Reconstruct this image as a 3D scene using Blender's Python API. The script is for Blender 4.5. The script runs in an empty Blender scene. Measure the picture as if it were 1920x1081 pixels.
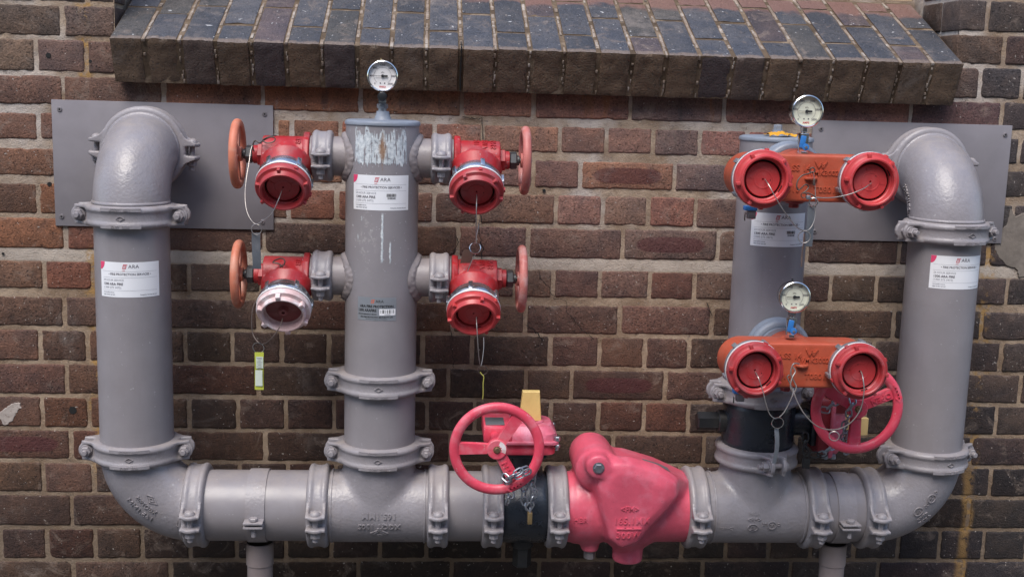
import bpy, bmesh, math, random
from mathutils import Vector, Matrix, noise as mnoise
random.seed(7)
PI = math.pi
R = math.radians
scene = bpy.context.scene
COL = scene.collection

# ------------------------------------------------------------------ camera
cam_data = bpy.data.cameras.new('camera')
cam_data.sensor_width = 36.0
cam_data.lens = 2250.0 / 1920.0 * 36.0
cam_data.clip_start = 0.05
cam_data.clip_end = 500.0
cam = bpy.data.objects.new('camera', cam_data)
COL.objects.link(cam)
RT = Vector((0.9973855, -0.0665033, 0.0282726))
DN = Vector((0.0166261, -0.1695649, -0.9853788))
FW = Vector((0.0703249, 0.9832726, -0.1680159))
cam.matrix_world = Matrix(((RT[0], -DN[0], -FW[0], 0.0), (RT[1], -DN[1], -FW[1], -2.9562),
                           (RT[2], -DN[2], -FW[2], 1.6), (0, 0, 0, 1)))
scene.camera = cam

# ------------------------------------------------------------------ light
world = bpy.data.worlds.new('World')
scene.world = world
world.use_nodes = True
wn = world.node_tree
for n in list(wn.nodes):
    wn.nodes.remove(n)
sky = wn.nodes.new('ShaderNodeTexSky')
sky.sky_type = 'NISHITA'
sky.sun_disc = False
SUN_EL, SUN_AZ = R(58), R(205)
sky.sun_elevation = SUN_EL
sky.sun_rotation = SUN_AZ
sky.air_density = 1.0
sky.dust_density = 1.2
sky.ozone_density = 1.0
bg = wn.nodes.new('ShaderNodeBackground')
bg.inputs['Strength'].default_value = 0.14
wo = wn.nodes.new('ShaderNodeOutputWorld')
wn.links.new(sky.outputs[0], bg.inputs['Color'])
wn.links.new(bg.outputs[0], wo.inputs[0])
sun_d = bpy.data.lights.new('sun', 'SUN')
sun_d.energy = 1.5
sun_d.angle = R(34)
sun_d.color = (1.0, 0.95, 0.88)
sun = bpy.data.objects.new('sun', sun_d)
COL.objects.link(sun)
# sun direction: azimuth measured clockwise from +Y as in the sky texture
sdir = Vector((math.sin(SUN_AZ) * math.cos(SUN_EL), math.cos(SUN_AZ) * math.cos(SUN_EL), math.sin(SUN_EL)))
sun.rotation_euler = sdir.to_track_quat('Z', 'Y').to_euler()
sun.location = (0, -3, 6)
vs = scene.view_settings
vs.view_transform = 'Standard'
vs.look = 'None'
vs.exposure = 1.06
vs.gamma = 1.0
vs.use_curve_mapping = False

# ------------------------------------------------------------------ materials
def new_mat(name):
    m = bpy.data.materials.new(name)
    m.use_nodes = True
    nt = m.node_tree
    for n in list(nt.nodes):
        nt.nodes.remove(n)
    out = nt.nodes.new('ShaderNodeOutputMaterial')
    b = nt.nodes.new('ShaderNodeBsdfPrincipled')
    nt.links.new(b.outputs[0], out.inputs[0])
    return m, nt, b

class NT:
    """little helper around a node tree"""
    def __init__(s, nt):
        s.nt = nt
    def n(s, t, **k):
        x = s.nt.nodes.new(t)
        for a, v in k.items():
            setattr(x, a, v)
        return x
    def l(s, a, b):
        s.nt.links.new(a, b)
    def val(s, sock, v):
        if isinstance(v, (int, float)):
            sock.default_value = v
        elif isinstance(v, tuple):
            sock.default_value = v
        else:
            s.l(v, sock)
    def math(s, op, a, b=0.0, c=None, clamp=False):
        x = s.n('ShaderNodeMath', operation=op, use_clamp=clamp)
        s.val(x.inputs[0], a)
        s.val(x.inputs[1], b)
        if c is not None:
            s.val(x.inputs[2], c)
        return x.outputs[0]
    def noise(s, vec, scale, detail=3.0, rough=0.55, dist=0.0, out='Fac'):
        x = s.n('ShaderNodeTexNoise')
        s.l(vec, x.inputs['Vector'])
        x.inputs['Scale'].default_value = scale
        x.inputs['Detail'].default_value = detail
        x.inputs['Roughness'].default_value = rough
        x.inputs['Distortion'].default_value = dist
        return x.outputs[out]
    def ramp(s, fac, stops):
        x = s.n('ShaderNodeMapRange', interpolation_type='SMOOTHSTEP')
        s.l(fac, x.inputs['Value'])
        x.inputs['From Min'].default_value = stops[0]
        x.inputs['From Max'].default_value = stops[1]
        x.inputs['To Min'].default_value = stops[2] if len(stops) > 2 else 0.0
        x.inputs['To Max'].default_value = stops[3] if len(stops) > 3 else 1.0
        return x.outputs['Result']
    def mix(s, fac, a, b, mode='MIX'):
        x = s.n('ShaderNodeMix', data_type='RGBA', blend_type=mode)
        s.val(x.inputs[0], fac)
        for sock, v in ((x.inputs[6], a), (x.inputs[7], b)):
            if isinstance(v, tuple):
                sock.default_value = v if len(v) == 4 else (*v, 1.0)
            else:
                s.l(v, sock)
        return x.outputs[2]
    def bump(s, h, strength, dist, prev=None):
        x = s.n('ShaderNodeBump')
        x.inputs['Strength'].default_value = strength
        x.inputs['Distance'].default_value = dist
        s.l(h, x.inputs['Height'])
        if prev is not None:
            s.l(prev, x.inputs['Normal'])
        return x.outputs[0]

def coords(h, kind='Object'):
    return h.n('ShaderNodeTexCoord').outputs[kind]

def position(h):
    return h.n('ShaderNodeNewGeometry').outputs['Position']

def paint(name, col, rough=0.4, var=0.12, dirt=None, dirt_amt=0.0, bump=0.0, bump_scale=120.0,
          fade=None, fade_amt=0.0, spec=0.5, metallic=0.0, chips=None, chip_amt=0.0, dirt_scale=9.0, dust=0.0):
    """weathered paint / metal in world coordinates"""
    m, nt, b = new_mat(name)
    h = NT(nt)
    p = position(h)
    n1 = h.noise(p, 14.0, 5.0, 0.6)
    n2 = h.noise(p, 90.0, 4.0, 0.6)
    base = (*col, 1.0)
    dark = tuple(c * (1 - var) for c in col)
    lite = tuple(min(1, c * (1 + var)) for c in col)
    c = h.mix(h.ramp(n1, (0.3, 0.7)), dark, lite)
    c = h.mix(h.ramp(n2, (0.35, 0.75, 0.0, 0.5)), c, base)
    if fade is not None:
        n3 = h.noise(p, 22.0, 6.0, 0.65, 0.4)
        c = h.mix(h.math('MULTIPLY', h.ramp(n3, (0.45, 0.68)), fade_amt), c, fade)
    if dirt is not None:
        n4 = h.noise(p, dirt_scale, 7.0, 0.68, 0.5)
        c = h.mix(h.math('MULTIPLY', h.ramp(n4, (0.48, 0.72)), dirt_amt), c, dirt)
        n5 = h.noise(p, 260.0, 2.0, 0.5)
        c = h.mix(h.math('MULTIPLY', h.ramp(n5, (0.66, 0.74)), dirt_amt * 0.8), c, dirt)
    if dust:
        gn = h.n('ShaderNodeNewGeometry')
        sn = h.n('ShaderNodeSeparateXYZ')
        h.l(gn.outputs['Normal'], sn.inputs[0])
        du = h.math('MULTIPLY', h.ramp(sn.outputs[2], (0.15, 0.95)), h.ramp(h.noise(p, 26.0, 6.0, 0.7), (0.35, 0.68)))
        c = h.mix(h.math('MULTIPLY', du, dust), c, (0.36, 0.31, 0.28))
        mp = h.n('ShaderNodeMapping')
        h.l(p, mp.inputs[0])
        mp.inputs['Scale'].default_value = (1.0, 1.0, 0.07)
        rn = h.ramp(h.noise(mp.outputs[0], 70.0, 4.0, 0.6), (0.58, 0.72))
        c = h.mix(h.math('MULTIPLY', h.math('MULTIPLY', rn, h.ramp(n1, (0.4, 0.6))), dust * 0.35), c, (0.17, 0.145, 0.14))
        sf = h.ramp(h.noise(p, 130.0, 2.0, 0.4), (0.735, 0.75))
        c = h.mix(h.math('MULTIPLY', sf, 0.45), c, (0.50, 0.49, 0.50))
    if chips is not None:
        n6 = h.noise(p, 60.0, 6.0, 0.7, 0.6)
        c = h.mix(h.math('MULTIPLY', h.ramp(n6, (0.63, 0.66)), chip_amt), c, chips)
    h.l(c, b.inputs['Base Color'])
    rr = h.ramp(n1, (0.25, 0.75, max(0.04, rough - 0.07), rough + 0.09))
    h.l(rr, b.inputs['Roughness'])
    b.inputs['Metallic'].default_value = metallic
    b.inputs['Specular IOR Level'].default_value = spec
    if bump > 0:
        hb = h.noise(p, bump_scale, 3.0, 0.55)
        nn = h.bump(hb, 1.0, bump)
        h.l(nn, b.inputs['Normal'])
    return m

GREY = (0.262, 0.241, 0.252)
M = {}
M['pipe'] = paint('grey_pipe_paint', GREY, 0.36, 0.06, dirt=(0.20, 0.16, 0.13), dirt_amt=0.15, bump=0.00030, bump_scale=30, dust=0.4)
M['cast'] = paint('grey_cast_paint', (0.268, 0.249, 0.264), 0.33, 0.08, dirt=(0.21, 0.16, 0.12), dirt_amt=0.25, bump=0.0010, bump_scale=140, dust=0.5)
M['coupling'] = paint('grey_coupling_paint', (0.280, 0.258, 0.270), 0.40, 0.08, dirt=(0.20, 0.15, 0.12), dirt_amt=0.35, bump=0.0008, bump_scale=160, dust=0.5)
M['branch'] = paint('beige_grey_paint', (0.270, 0.236, 0.236), 0.42, 0.08, dirt=(0.2, 0.15, 0.12), dirt_amt=0.3, bump=0.0006, bump_scale=120)
M['stand'] = paint('brown_grey_paint', (0.250, 0.205, 0.200), 0.5, 0.06, dirt=(0.22, 0.16, 0.12), dirt_amt=0.4)
M['plate'] = paint('grey_plate_paint', (0.236, 0.216, 0.230), 0.42, 0.06, dirt=(0.3, 0.28, 0.27), dirt_amt=0.18)
M['bluegrey'] = paint('blue_grey_paint', (0.235, 0.262, 0.310), 0.42, 0.10, dirt=(0.2, 0.17, 0.15), dirt_amt=0.3, bump=0.0008)
M['pink'] = paint('faded_pink_paint', (0.63, 0.095, 0.150), 0.38, 0.16, fade=(0.64, 0.19, 0.26), fade_amt=0.45,
                  dirt=(0.10, 0.05, 0.05), dirt_amt=0.35, bump=0.0007, bump_scale=60, dirt_scale=7.0)
M['gearpink'] = paint('pink_gearbox_paint', (0.66, 0.13, 0.20), 0.42, 0.12, fade=(0.66, 0.30, 0.40), fade_amt=0.7,
                      dirt=(0.20, 0.07, 0.07), dirt_amt=0.4, bump=0.0004)
M['geardark'] = paint('dark_red_paint', (0.26, 0.025, 0.035), 0.45, 0.15, dirt=(0.05, 0.03, 0.03), dirt_amt=0.4)
M['wheelpink'] = paint('pink_red_wheel_paint', (0.68, 0.060, 0.105), 0.42, 0.12, fade=(0.70, 0.22, 0.26), fade_amt=0.6,
                       chips=(0.6, 0.45, 0.42), chip_amt=0.5, bump=0.0003)
M['red'] = paint('red_valve_paint', (0.40, 0.016, 0.020), 0.42, 0.16, fade=(0.32, 0.12, 0.13), fade_amt=0.45,
                 dirt=(0.16, 0.05, 0.04), dirt_amt=0.35, bump=0.0006, bump_scale=90, chips=(0.42, 0.40, 0.42), chip_amt=0.5)
M['cap'] = paint('red_cap_plastic', (0.40, 0.034, 0.038), 0.42, 0.08, fade=(0.38, 0.11, 0.12), fade_amt=0.6,
                 dirt=(0.2, 0.08, 0.07), dirt_amt=0.18)
M['capdisc'] = paint('dark_red_disc', (0.48, 0.020, 0.022), 0.45, 0.10, fade=(0.42, 0.09, 0.09), fade_amt=0.3)
M['capbright'] = paint('bright_red_cap_plastic', (0.52, 0.048, 0.050), 0.40, 0.06, fade=(0.50, 0.13, 0.13), fade_amt=0.45)
M['capfaded'] = paint('bleached_pink_cap', (0.66, 0.46, 0.45), 0.5, 0.10, fade=(0.82, 0.75, 0.75), fade_amt=1.0,
                      dirt=(0.30, 0.12, 0.10), dirt_amt=0.4)
M['capfaded_in'] = paint('faded_red_disc', (0.24, 0.055, 0.055), 0.55, 0.2, fade=(0.40, 0.19, 0.17), fade_amt=0.5)
M['slot'] = paint('black_groove_shade', (0.012, 0.004, 0.004), 0.7, 0.1)  # near-black painted for the shade inside cap grooves, slots and wire hole
M['wheelorange'] = paint('sun_bleached_orange_wheel', (0.60, 0.190, 0.110), 0.5, 0.12, fade=(0.60, 0.30, 0.21), fade_amt=0.9,
                         dirt=(0.35, 0.05, 0.03), dirt_amt=0.35, bump=0.0003)
M['wheelsalmon'] = paint('sun_bleached_salmon_wheel', (0.52, 0.160, 0.135), 0.5, 0.12, fade=(0.58, 0.33, 0.30), fade_amt=0.9,
                         dirt=(0.35, 0.05, 0.04), dirt_amt=0.3, bump=0.0003)
M['wheelweb'] = paint('chalky_red_web', (0.52, 0.26, 0.26), 0.6, 0.2, fade=(0.6, 0.5, 0.5), fade_amt=0.8)
M['orange'] = paint('orange_red_manifold_paint', (0.45, 0.080, 0.038), 0.45, 0.10, fade=(0.46, 0.15, 0.09), fade_amt=0.4,
                    dirt=(0.26, 0.05, 0.02), dirt_amt=0.3, bump=0.0006, bump_scale=70)
M['black'] = paint('black_valve_coating', (0.020, 0.025, 0.034), 0.28, 0.25, dirt=(0.06, 0.055, 0.05), dirt_amt=0.25, bump=0.0006)
M['blacklug'] = paint('black_steel', (0.016, 0.017, 0.019), 0.4, 0.2, dirt=(0.07, 0.06, 0.05), dirt_amt=0.3)
M['nut'] = paint('dark_grey_gland_steel', (0.085, 0.088, 0.090), 0.42, 0.15, metallic=0.5, dirt=(0.12, 0.1, 0.08), dirt_amt=0.3)
M['zinc'] = paint('polished_alloy', (0.52, 0.54, 0.57), 0.24, 0.12, metallic=0.95, dirt=(0.16, 0.14, 0.13), dirt_amt=0.3)
M['alloygrey'] = paint('grey_alloy_rim', (0.36, 0.37, 0.39), 0.38, 0.10, metallic=0.6)
M['chrome'] = paint('stainless_steel', (0.66, 0.65, 0.63), 0.14, 0.05, metallic=1.0)
M['galv'] = paint('galvanised_chain', (0.34, 0.36, 0.40), 0.38, 0.2, metallic=0.8, dirt=(0.10, 0.09, 0.09), dirt_amt=0.4)
M['wire'] = paint('steel_wire', (0.36, 0.33, 0.31), 0.38, 0.2, metallic=0.7)
M['wiredark'] = paint('tarnished_wire', (0.10, 0.075, 0.065), 0.5, 0.3, metallic=0.5)
M['twine'] = paint('yellowed_twine', (0.32, 0.30, 0.06), 0.8, 0.2)
M['brass'] = paint('brass', (0.48, 0.34, 0.17), 0.35, 0.15, metallic=0.85)
M['bronze'] = paint('bronze_nut', (0.33, 0.24, 0.14), 0.35, 0.2, metallic=0.8)
M['face'] = paint('gauge_face_white', (0.82, 0.79, 0.78), 0.6, 0.02)
M['facecream'] = paint('gauge_face_cream', (0.74, 0.74, 0.60), 0.6, 0.02)
M['ink'] = paint('black_ink', (0.02, 0.02, 0.022), 0.6, 0.05)
M['inkgrey'] = paint('grey_ink', (0.26, 0.26, 0.29), 0.6, 0.05)
M['inkmid'] = paint('dark_grey_ink', (0.10, 0.09, 0.11), 0.6, 0.05)
M['inkred'] = paint('red_ink', (0.60, 0.06, 0.08), 0.6, 0.05)
M['inkpink'] = paint('pink_ink', (0.74, 0.06, 0.16), 0.5, 0.05)
M['inkorange'] = paint('orange_ink', (0.75, 0.16, 0.07), 0.5, 0.05)
M['sticker'] = paint('white_sticker', (0.84, 0.84, 0.86), 0.38, 0.02)
M['silversticker'] = paint('silver_sticker', (0.30, 0.32, 0.35), 0.32, 0.06, metallic=0.3)
M['yellow'] = paint('yellow_indicator', (0.76, 0.55, 0.20), 0.45, 0.05, dirt=(0.5, 0.3, 0.1), dirt_amt=0.3)
M['yellowpale'] = paint('pale_yellow_indicator', (0.62, 0.45, 0.20), 0.5, 0.05, dirt=(0.4, 0.3, 0.15), dirt_amt=0.3)
M['blue'] = paint('blue_plastic', (0.035, 0.19, 0.52), 0.4, 0.1)
M['cloth'] = paint('orange_yellow_rag', (0.62, 0.30, 0.02), 0.85, 0.2)
M['tag'] = paint('dull_metal_tag', (0.17, 0.185, 0.21), 0.45, 0.2, metallic=0.3, dirt=(0.4, 0.36, 0.34), dirt_amt=0.4)
M['tagbrown'] = paint('brown_metal_tag', (0.21, 0.13, 0.10), 0.5, 0.2, metallic=0.3)
M['taggreen'] = paint('lime_tag', (0.40, 0.43, 0.05), 0.5, 0.1, dirt=(0.35, 0.35, 0.05), dirt_amt=0.3)
M['tagwhite'] = paint('tag_label', (0.60, 0.66, 0.56), 0.5, 0.15)
M['nameplate'] = paint('weathered_nameplate', (0.16, 0.17, 0.18), 0.5, 0.25, metallic=0.3, dirt=(0.3, 0.2, 0.2), dirt_amt=0.5)
M['white'] = paint('white_gasket', (0.75, 0.75, 0.75), 0.5, 0.03)
M['screw'] = paint('screw_steel', (0.22, 0.20, 0.21), 0.45, 0.1, metallic=0.3)
M['timber'] = paint('cream_painted_timber', (0.55, 0.44, 0.30), 0.6, 0.1)
M['dark'] = paint('dark_interior', (0.01, 0.01, 0.01), 0.8, 0.1)  # near-black painted for the shade inside cracks, holes, sockets and keyway

def mat_glass():
    m, nt, b = new_mat('window_glass')
    b.inputs['Base Color'].default_value = (0.03, 0.035, 0.04, 1)
    b.inputs['Roughness'].default_value = 0.05
    return m
M['glass'] = mat_glass()

def mat_riser():
    """grey pipe with scraped silver paint patches, drips and a rust spot (object origin on the riser axis)"""
    m, nt, b = new_mat('scraped_riser_paint')
    h = NT(nt)
    p = position(h)
    sep = h.n('ShaderNodeSeparateXYZ')
    h.l(p, sep.inputs[0])
    dx = h.math('SUBTRACT', sep.outputs[0], -0.1065)
    z = sep.outputs[2]
    # streaky vertical noise for ragged top/bottom edges
    mp = h.n('ShaderNodeMapping')
    h.l(p, mp.inputs[0])
    mp.inputs['Scale'].default_value = (1.0, 1.0, 0.12)
    st = h.noise(mp.outputs[0], 95.0, 3.0, 0.6)
    st2 = h.noise(mp.outputs[0], 210.0, 2.0, 0.6)
    fine = h.noise(p, 120.0, 5.0, 0.65)
    zt = h.math('MULTIPLY_ADD', st, 0.10, z)                 # wobbled z
    zt = h.math('MULTIPLY_ADD', fine, 0.03, zt)
    top = h.ramp(zt, (1.546, 1.550, 1.0, 0.0))
    zb = h.math('MULTIPLY_ADD', st2, 0.030, z)
    bot = h.ramp(zb, (1.431, 1.434))
    adx = h.math('ABSOLUTE', h.math('ADD', dx, 0.001))
    adx = h.math('MULTIPLY_ADD', fine, 0.006, adx)
    side = h.ramp(adx, (0.0585, 0.0605, 1.0, 0.0))
    holes = h.math('MULTIPLY', h.ramp(st2, (0.38, 0.44)), h.ramp(fine, (0.33, 0.39)))
    patch = h.math('MULTIPLY', h.math('MULTIPLY', top, bot), h.math('MULTIPLY', side, holes))
    # drips: narrow lines with limited z range
    def drip(x0, w, z0, z1):
        a = h.math('ABSOLUTE', h.math('SUBTRACT', h.math('MULTIPLY_ADD', fine, 0.006, dx), x0 + 0.003))
        a = h.math('MULTIPLY_ADD', st2, 0.003, a)
        a = h.ramp(a, (w + 0.001, w + 0.0022, 1.0, 0.0))
        t = h.ramp(z, (z0, z0 + 0.008))
        u = h.ramp(z, (z1 - 0.010, z1, 1.0, 0.0))
        return h.math('MULTIPLY', a, h.math('MULTIPLY', t, u))
    d = drip(0.0045, 0.0022, 1.196, 1.312)
    d = h.math('MAXIMUM', d, drip(0.0225, 0.0016, 1.194, 1.248))
    d = h.math('MAXIMUM', d, drip(-0.0415, 0.0010, 1.288, 1.304))
    d = h.math('MAXIMUM', d, drip(-0.050, 0.0012, 1.246, 1.262))
    # scuffed cloud
    dist = h.math('MULTIPLY_ADD', h.math('ABSOLUTE', h.math('ADD', dx, 0.028)), 1.0, h.math('MULTIPLY', h.math('ABSOLUTE', h.math('SUBTRACT', z, 1.245)), 0.32))
    cloud = h.math('MULTIPLY', h.ramp(dist, (0.012, 0.034, 1.0, 0.0)), h.ramp(h.noise(p, 75.0, 6.0, 0.72), (0.50, 0.62)))
    specks = h.math('MULTIPLY', h.ramp(h.noise(p, 150.0, 2.0, 0.5), (0.70, 0.72)), h.ramp(z, (1.1, 1.25)))
    mask = h.math('MAXIMUM', patch, d)
    base = h.mix(h.ramp(h.noise(p, 14.0, 5.0), (0.3, 0.7)), tuple(c * 0.94 for c in GREY), tuple(c * 1.06 for c in GREY))
    silver = h.mix(h.ramp(fine, (0.35, 0.65)), (0.42, 0.46, 0.49), (0.68, 0.71, 0.72))
    c = h.mix(h.math('MULTIPLY', cloud, 0.45), base, (0.46, 0.44, 0.42))
    c = h.mix(h.math('MULTIPLY', specks, 0.7), c, (0.5, 0.5, 0.52))
    c = h.mix(mask, c, silver)
    rx = h.math('ABSOLUTE', h.math('SUBTRACT', dx, 0.0035))
    rz = h.math('MULTIPLY', h.math('ABSOLUTE', h.math('SUBTRACT', z, 1.450)), 0.28)
    rust = h.ramp(h.math('MULTIPLY_ADD', fine, 0.016, h.math('ADD', rx, rz)), (0.012, 0.022, 1.0, 0.0))
    c = h.mix(h.math('MULTIPLY', rust, 0.85), c, (0.28, 0.13, 0.045))
    h.l(c, b.inputs['Base Color'])
    h.l(h.ramp(mask, (0, 1, 0.38, 0.5)), b.inputs['Roughness'])
    h.l(h.bump(mask, 1.0, 0.0006), b.inputs['Normal'])
    return m
M['riser'] = mat_riser()

def mat_brick(name='dark_brown_brick', sill=False):
    m, nt, b = new_mat(name)
    h = NT(nt)
    p = position(h)
    oi = h.n('ShaderNodeObjectInfo')
    oc = coords(h)
    rnd = h.n('ShaderNodeVectorMath', operation='MULTIPLY_ADD')
    cmb = h.n('ShaderNodeCombineXYZ')
    for i in range(3):
        h.l(oi.outputs['Random'], cmb.inputs[i])
    h.l(cmb.outputs[0], rnd.inputs[0])
    rnd.inputs[1].default_value = (31.0, 17.0, 53.0)
    h.l(p, rnd.inputs[2])
    v = rnd.outputs[0]
    big = h.noise(v, 11.0, 4.0, 0.6, 0.3)
    mid = h.noise(v, 48.0, 5.0, 0.65)
    fine = h.noise(v, 240.0, 3.0, 0.6)
    grit = h.noise(v, 520.0, 2.0, 0.6)
    c = oi.outputs['Color']
    c = h.mix(h.ramp(big, (0.30, 0.70)), h.mix(1.0, c, (0.74, 0.78, 0.86), 'MULTIPLY'), h.mix(1.0, c, (1.25, 1.18, 1.12), 'MULTIPLY'))
    c = h.mix(h.ramp(mid, (0.38, 0.72, 0.0, 0.55)), c, h.mix(1.0, c, (1.35, 1.32, 1.30), 'MULTIPLY'))
    c = h.mix(h.ramp(mid, (0.28, 0.45, 0.5, 0.0)), c, h.mix(1.0, c, (0.55, 0.55, 0.6), 'MULTIPLY'))
    c = h.mix(h.ramp(fine, (0.52, 0.70, 0.0, 0.6)), c, h.mix(1.0, c, (1.9, 1.85, 1.8), 'MULTIPLY'))
    c = h.mix(h.ramp(grit, (0.50, 0.70, 0.0, 0.5)), c, h.mix(1.0, c, (0.5, 0.5, 0.5), 'MULTIPLY'))
    c = h.mix(h.ramp(h.noise(v, 17.0, 5.0, 0.7, 0.8), (0.54, 0.72, 0.0, 0.5)), c, (0.27, 0.205, 0.165))
    pit = h.ramp(fine, (0.30, 0.40, 1.0, 0.0))
    c = h.mix(h.math('MULTIPLY', pit, 0.75), c, (0.012, 0.010, 0.010))
    # sparse pale flecks
    fl = h.ramp(h.noise(v, 150.0, 1.0, 0.4), (0.745, 0.765))
    c = h.mix(h.math('MULTIPLY', fl, 0.75), c, (0.42, 0.37, 0.33))
    # frog-shaped purple oval on the bricks that have one
    at = h.n('ShaderNodeAttribute', attribute_type='OBJECT', attribute_name='oval')
    so = h.n('ShaderNodeSeparateXYZ')
    h.l(oc, so.inputs[0])
    ex = h.math('ABSOLUTE', h.math('DIVIDE', so.outputs[0], 0.088))
    ez = h.math('ABSOLUTE', h.math('DIVIDE', so.outputs[2], 0.021))
    e = h.math('ADD', h.math('POWER', ex, 4.0), h.math('POWER', ez, 2.4))
    e = h.math('ADD', e, h.math('MULTIPLY', mid, 0.5))
    ov = h.math('MULTIPLY', h.ramp(e, (0.9, 1.35, 1.0, 0.0)), at.outputs['Fac'])
    c = h.mix(h.math('MULTIPLY', ov, 0.70), c, (0.085, 0.022, 0.025))
    s = h.n('ShaderNodeSeparateXYZ')
    h.l(p, s.inputs[0])
    X, Z = s.outputs[0], s.outputs[2]
    if sill:
        # bird-dropping flecks and scratches on the sloping faces
        dr = h.ramp(h.noise(p, 62.0, 2.0, 0.5, 0.4), (0.715, 0.73))
        c = h.mix(h.math('MULTIPLY', dr, 0.85), c, (0.50, 0.50, 0.50))
        # terracotta edge along the back of the slope
        bk = h.math('ADD', s.outputs[1], h.math('MULTIPLY', big, 0.10))
        c = h.mix(h.math('MULTIPLY', h.ramp(bk, (0.235, 0.262)), 0.75), c, (0.22, 0.11, 0.085))
        # rough brown arris and front end
        gn = h.n('ShaderNodeNewGeometry')
        sn = h.n('ShaderNodeSeparateXYZ')
        h.l(gn.outputs['True Normal'], sn.inputs[0])
        up = h.ramp(sn.outputs[2], (0.35, 0.75))
        edge = h.ramp(h.math('ADD', s.outputs[1], h.math('MULTIPLY', mid, 0.030)), (-0.062, -0.052, 1.0, 0.0))
        body_ = h.mix(h.ramp(big, (0.35, 0.65)), (0.085, 0.053, 0.033), (0.155, 0.100, 0.063))
        body_ = h.mix(h.ramp(oi.outputs['Random'], (0.6, 0.9)), body_, (0.060, 0.042, 0.042))
        body_ = h.mix(h.ramp(fine, (0.30, 0.46, 0.7, 0.0)), body_, (0.018, 0.013, 0.010))
        c = h.mix(up, body_, c)
        c = h.mix(h.math('MULTIPLY', h.math('MULTIPLY', edge, up), 0.8), c, (0.20, 0.150, 0.122))
    # ochre run-off streaks
    for x0, zlo, zhi, w in ((-0.815, 0.55, 2.2, 0.010), (1.437, 0.2, 1.32, 0.013)):
        wob = h.noise(p, 7.0, 2.0, 0.5)
        a = h.math('ABSOLUTE', h.math('SUBTRACT', h.math('MULTIPLY_ADD', wob, 0.05, X), x0 + 0.025))
        a = h.ramp(a, (w * 0.3, w * 1.6, 1.0, 0.0))
        g = h.math('MULTIPLY', h.ramp(h.noise(p, 60.0, 6.0, 0.75), (0.50, 0.58)), h.ramp(h.noise(p, 9.0, 3.0, 0.6), (0.46, 0.58)))
        if x0 > 0:
            g = h.math('MAXIMUM', g, h.math('MULTIPLY', h.ramp(Z, (0.60, 0.66, 1.0, 0.0)), h.ramp(h.noise(p, 30.0, 5.0, 0.7), (0.36, 0.46))))
        zz = h.math('MULTIPLY', h.ramp(Z, (zlo, zlo + 0.1)), h.ramp(Z, (zhi - 0.1, zhi, 1.0, 0.0)))
        k = h.math('MULTIPLY', h.math('MULTIPLY', a, g), zz)
        c = h.mix(h.math('MULTIPLY', k, 0.62), c, (0.38, 0.22, 0.075))
    if not sill:
        mp = h.n('ShaderNodeMapping')
        h.l(p, mp.inputs[0])
        mp.inputs['Scale'].default_value = (1.0, 1.0, 0.15)
        run = h.noise(mp.outputs[0], 22.0, 4.0, 0.6)
        band = h.math('MULTIPLY', h.ramp(Z, (1.44, 1.54)), h.math('MULTIPLY', h.ramp(X, (-0.70, -0.45)), h.ramp(X, (0.95, 1.15, 1.0, 0.0))))
        c = h.mix(h.math('MULTIPLY', h.math('MULTIPLY', h.ramp(run, (0.56, 0.68)), band), 0.6), c, (0.30, 0.125, 0.055))
        c = h.mix(h.math('MULTIPLY', h.math('MULTIPLY', h.ramp(run, (0.32, 0.44, 1.0, 0.0)), band), 0.6), c, (0.055, 0.045, 0.045))
    # lime bloom
    lb = h.ramp(h.noise(p, 5.0, 6.0, 0.72, 0.6), (0.56, 0.76, 0.0, 0.45))
    c = h.mix(lb, c, (0.30, 0.25, 0.22))
    h.l(c, b.inputs['Base Color'])
    b.inputs['Roughness'].default_value = 0.58 if sill else 0.72
    b.inputs['Specular IOR Level'].default_value = 0.5 if sill else 0.35
    hh = h.math('ADD', h.math('MULTIPLY', mid, 1.2), h.math('ADD', h.math('MULTIPLY', fine, 0.9), h.math('MULTIPLY', grit, 0.35)))
    hh = h.math('SUBTRACT', hh, h.math('MULTIPLY', pit, 0.5))
    h.l(h.bump(hh, 1.0, 0.0024), b.inputs['Normal'])
    return m
M['brick'] = mat_brick()
M['sillbrick'] = mat_brick('blue_black_sill_brick', True)

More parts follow.
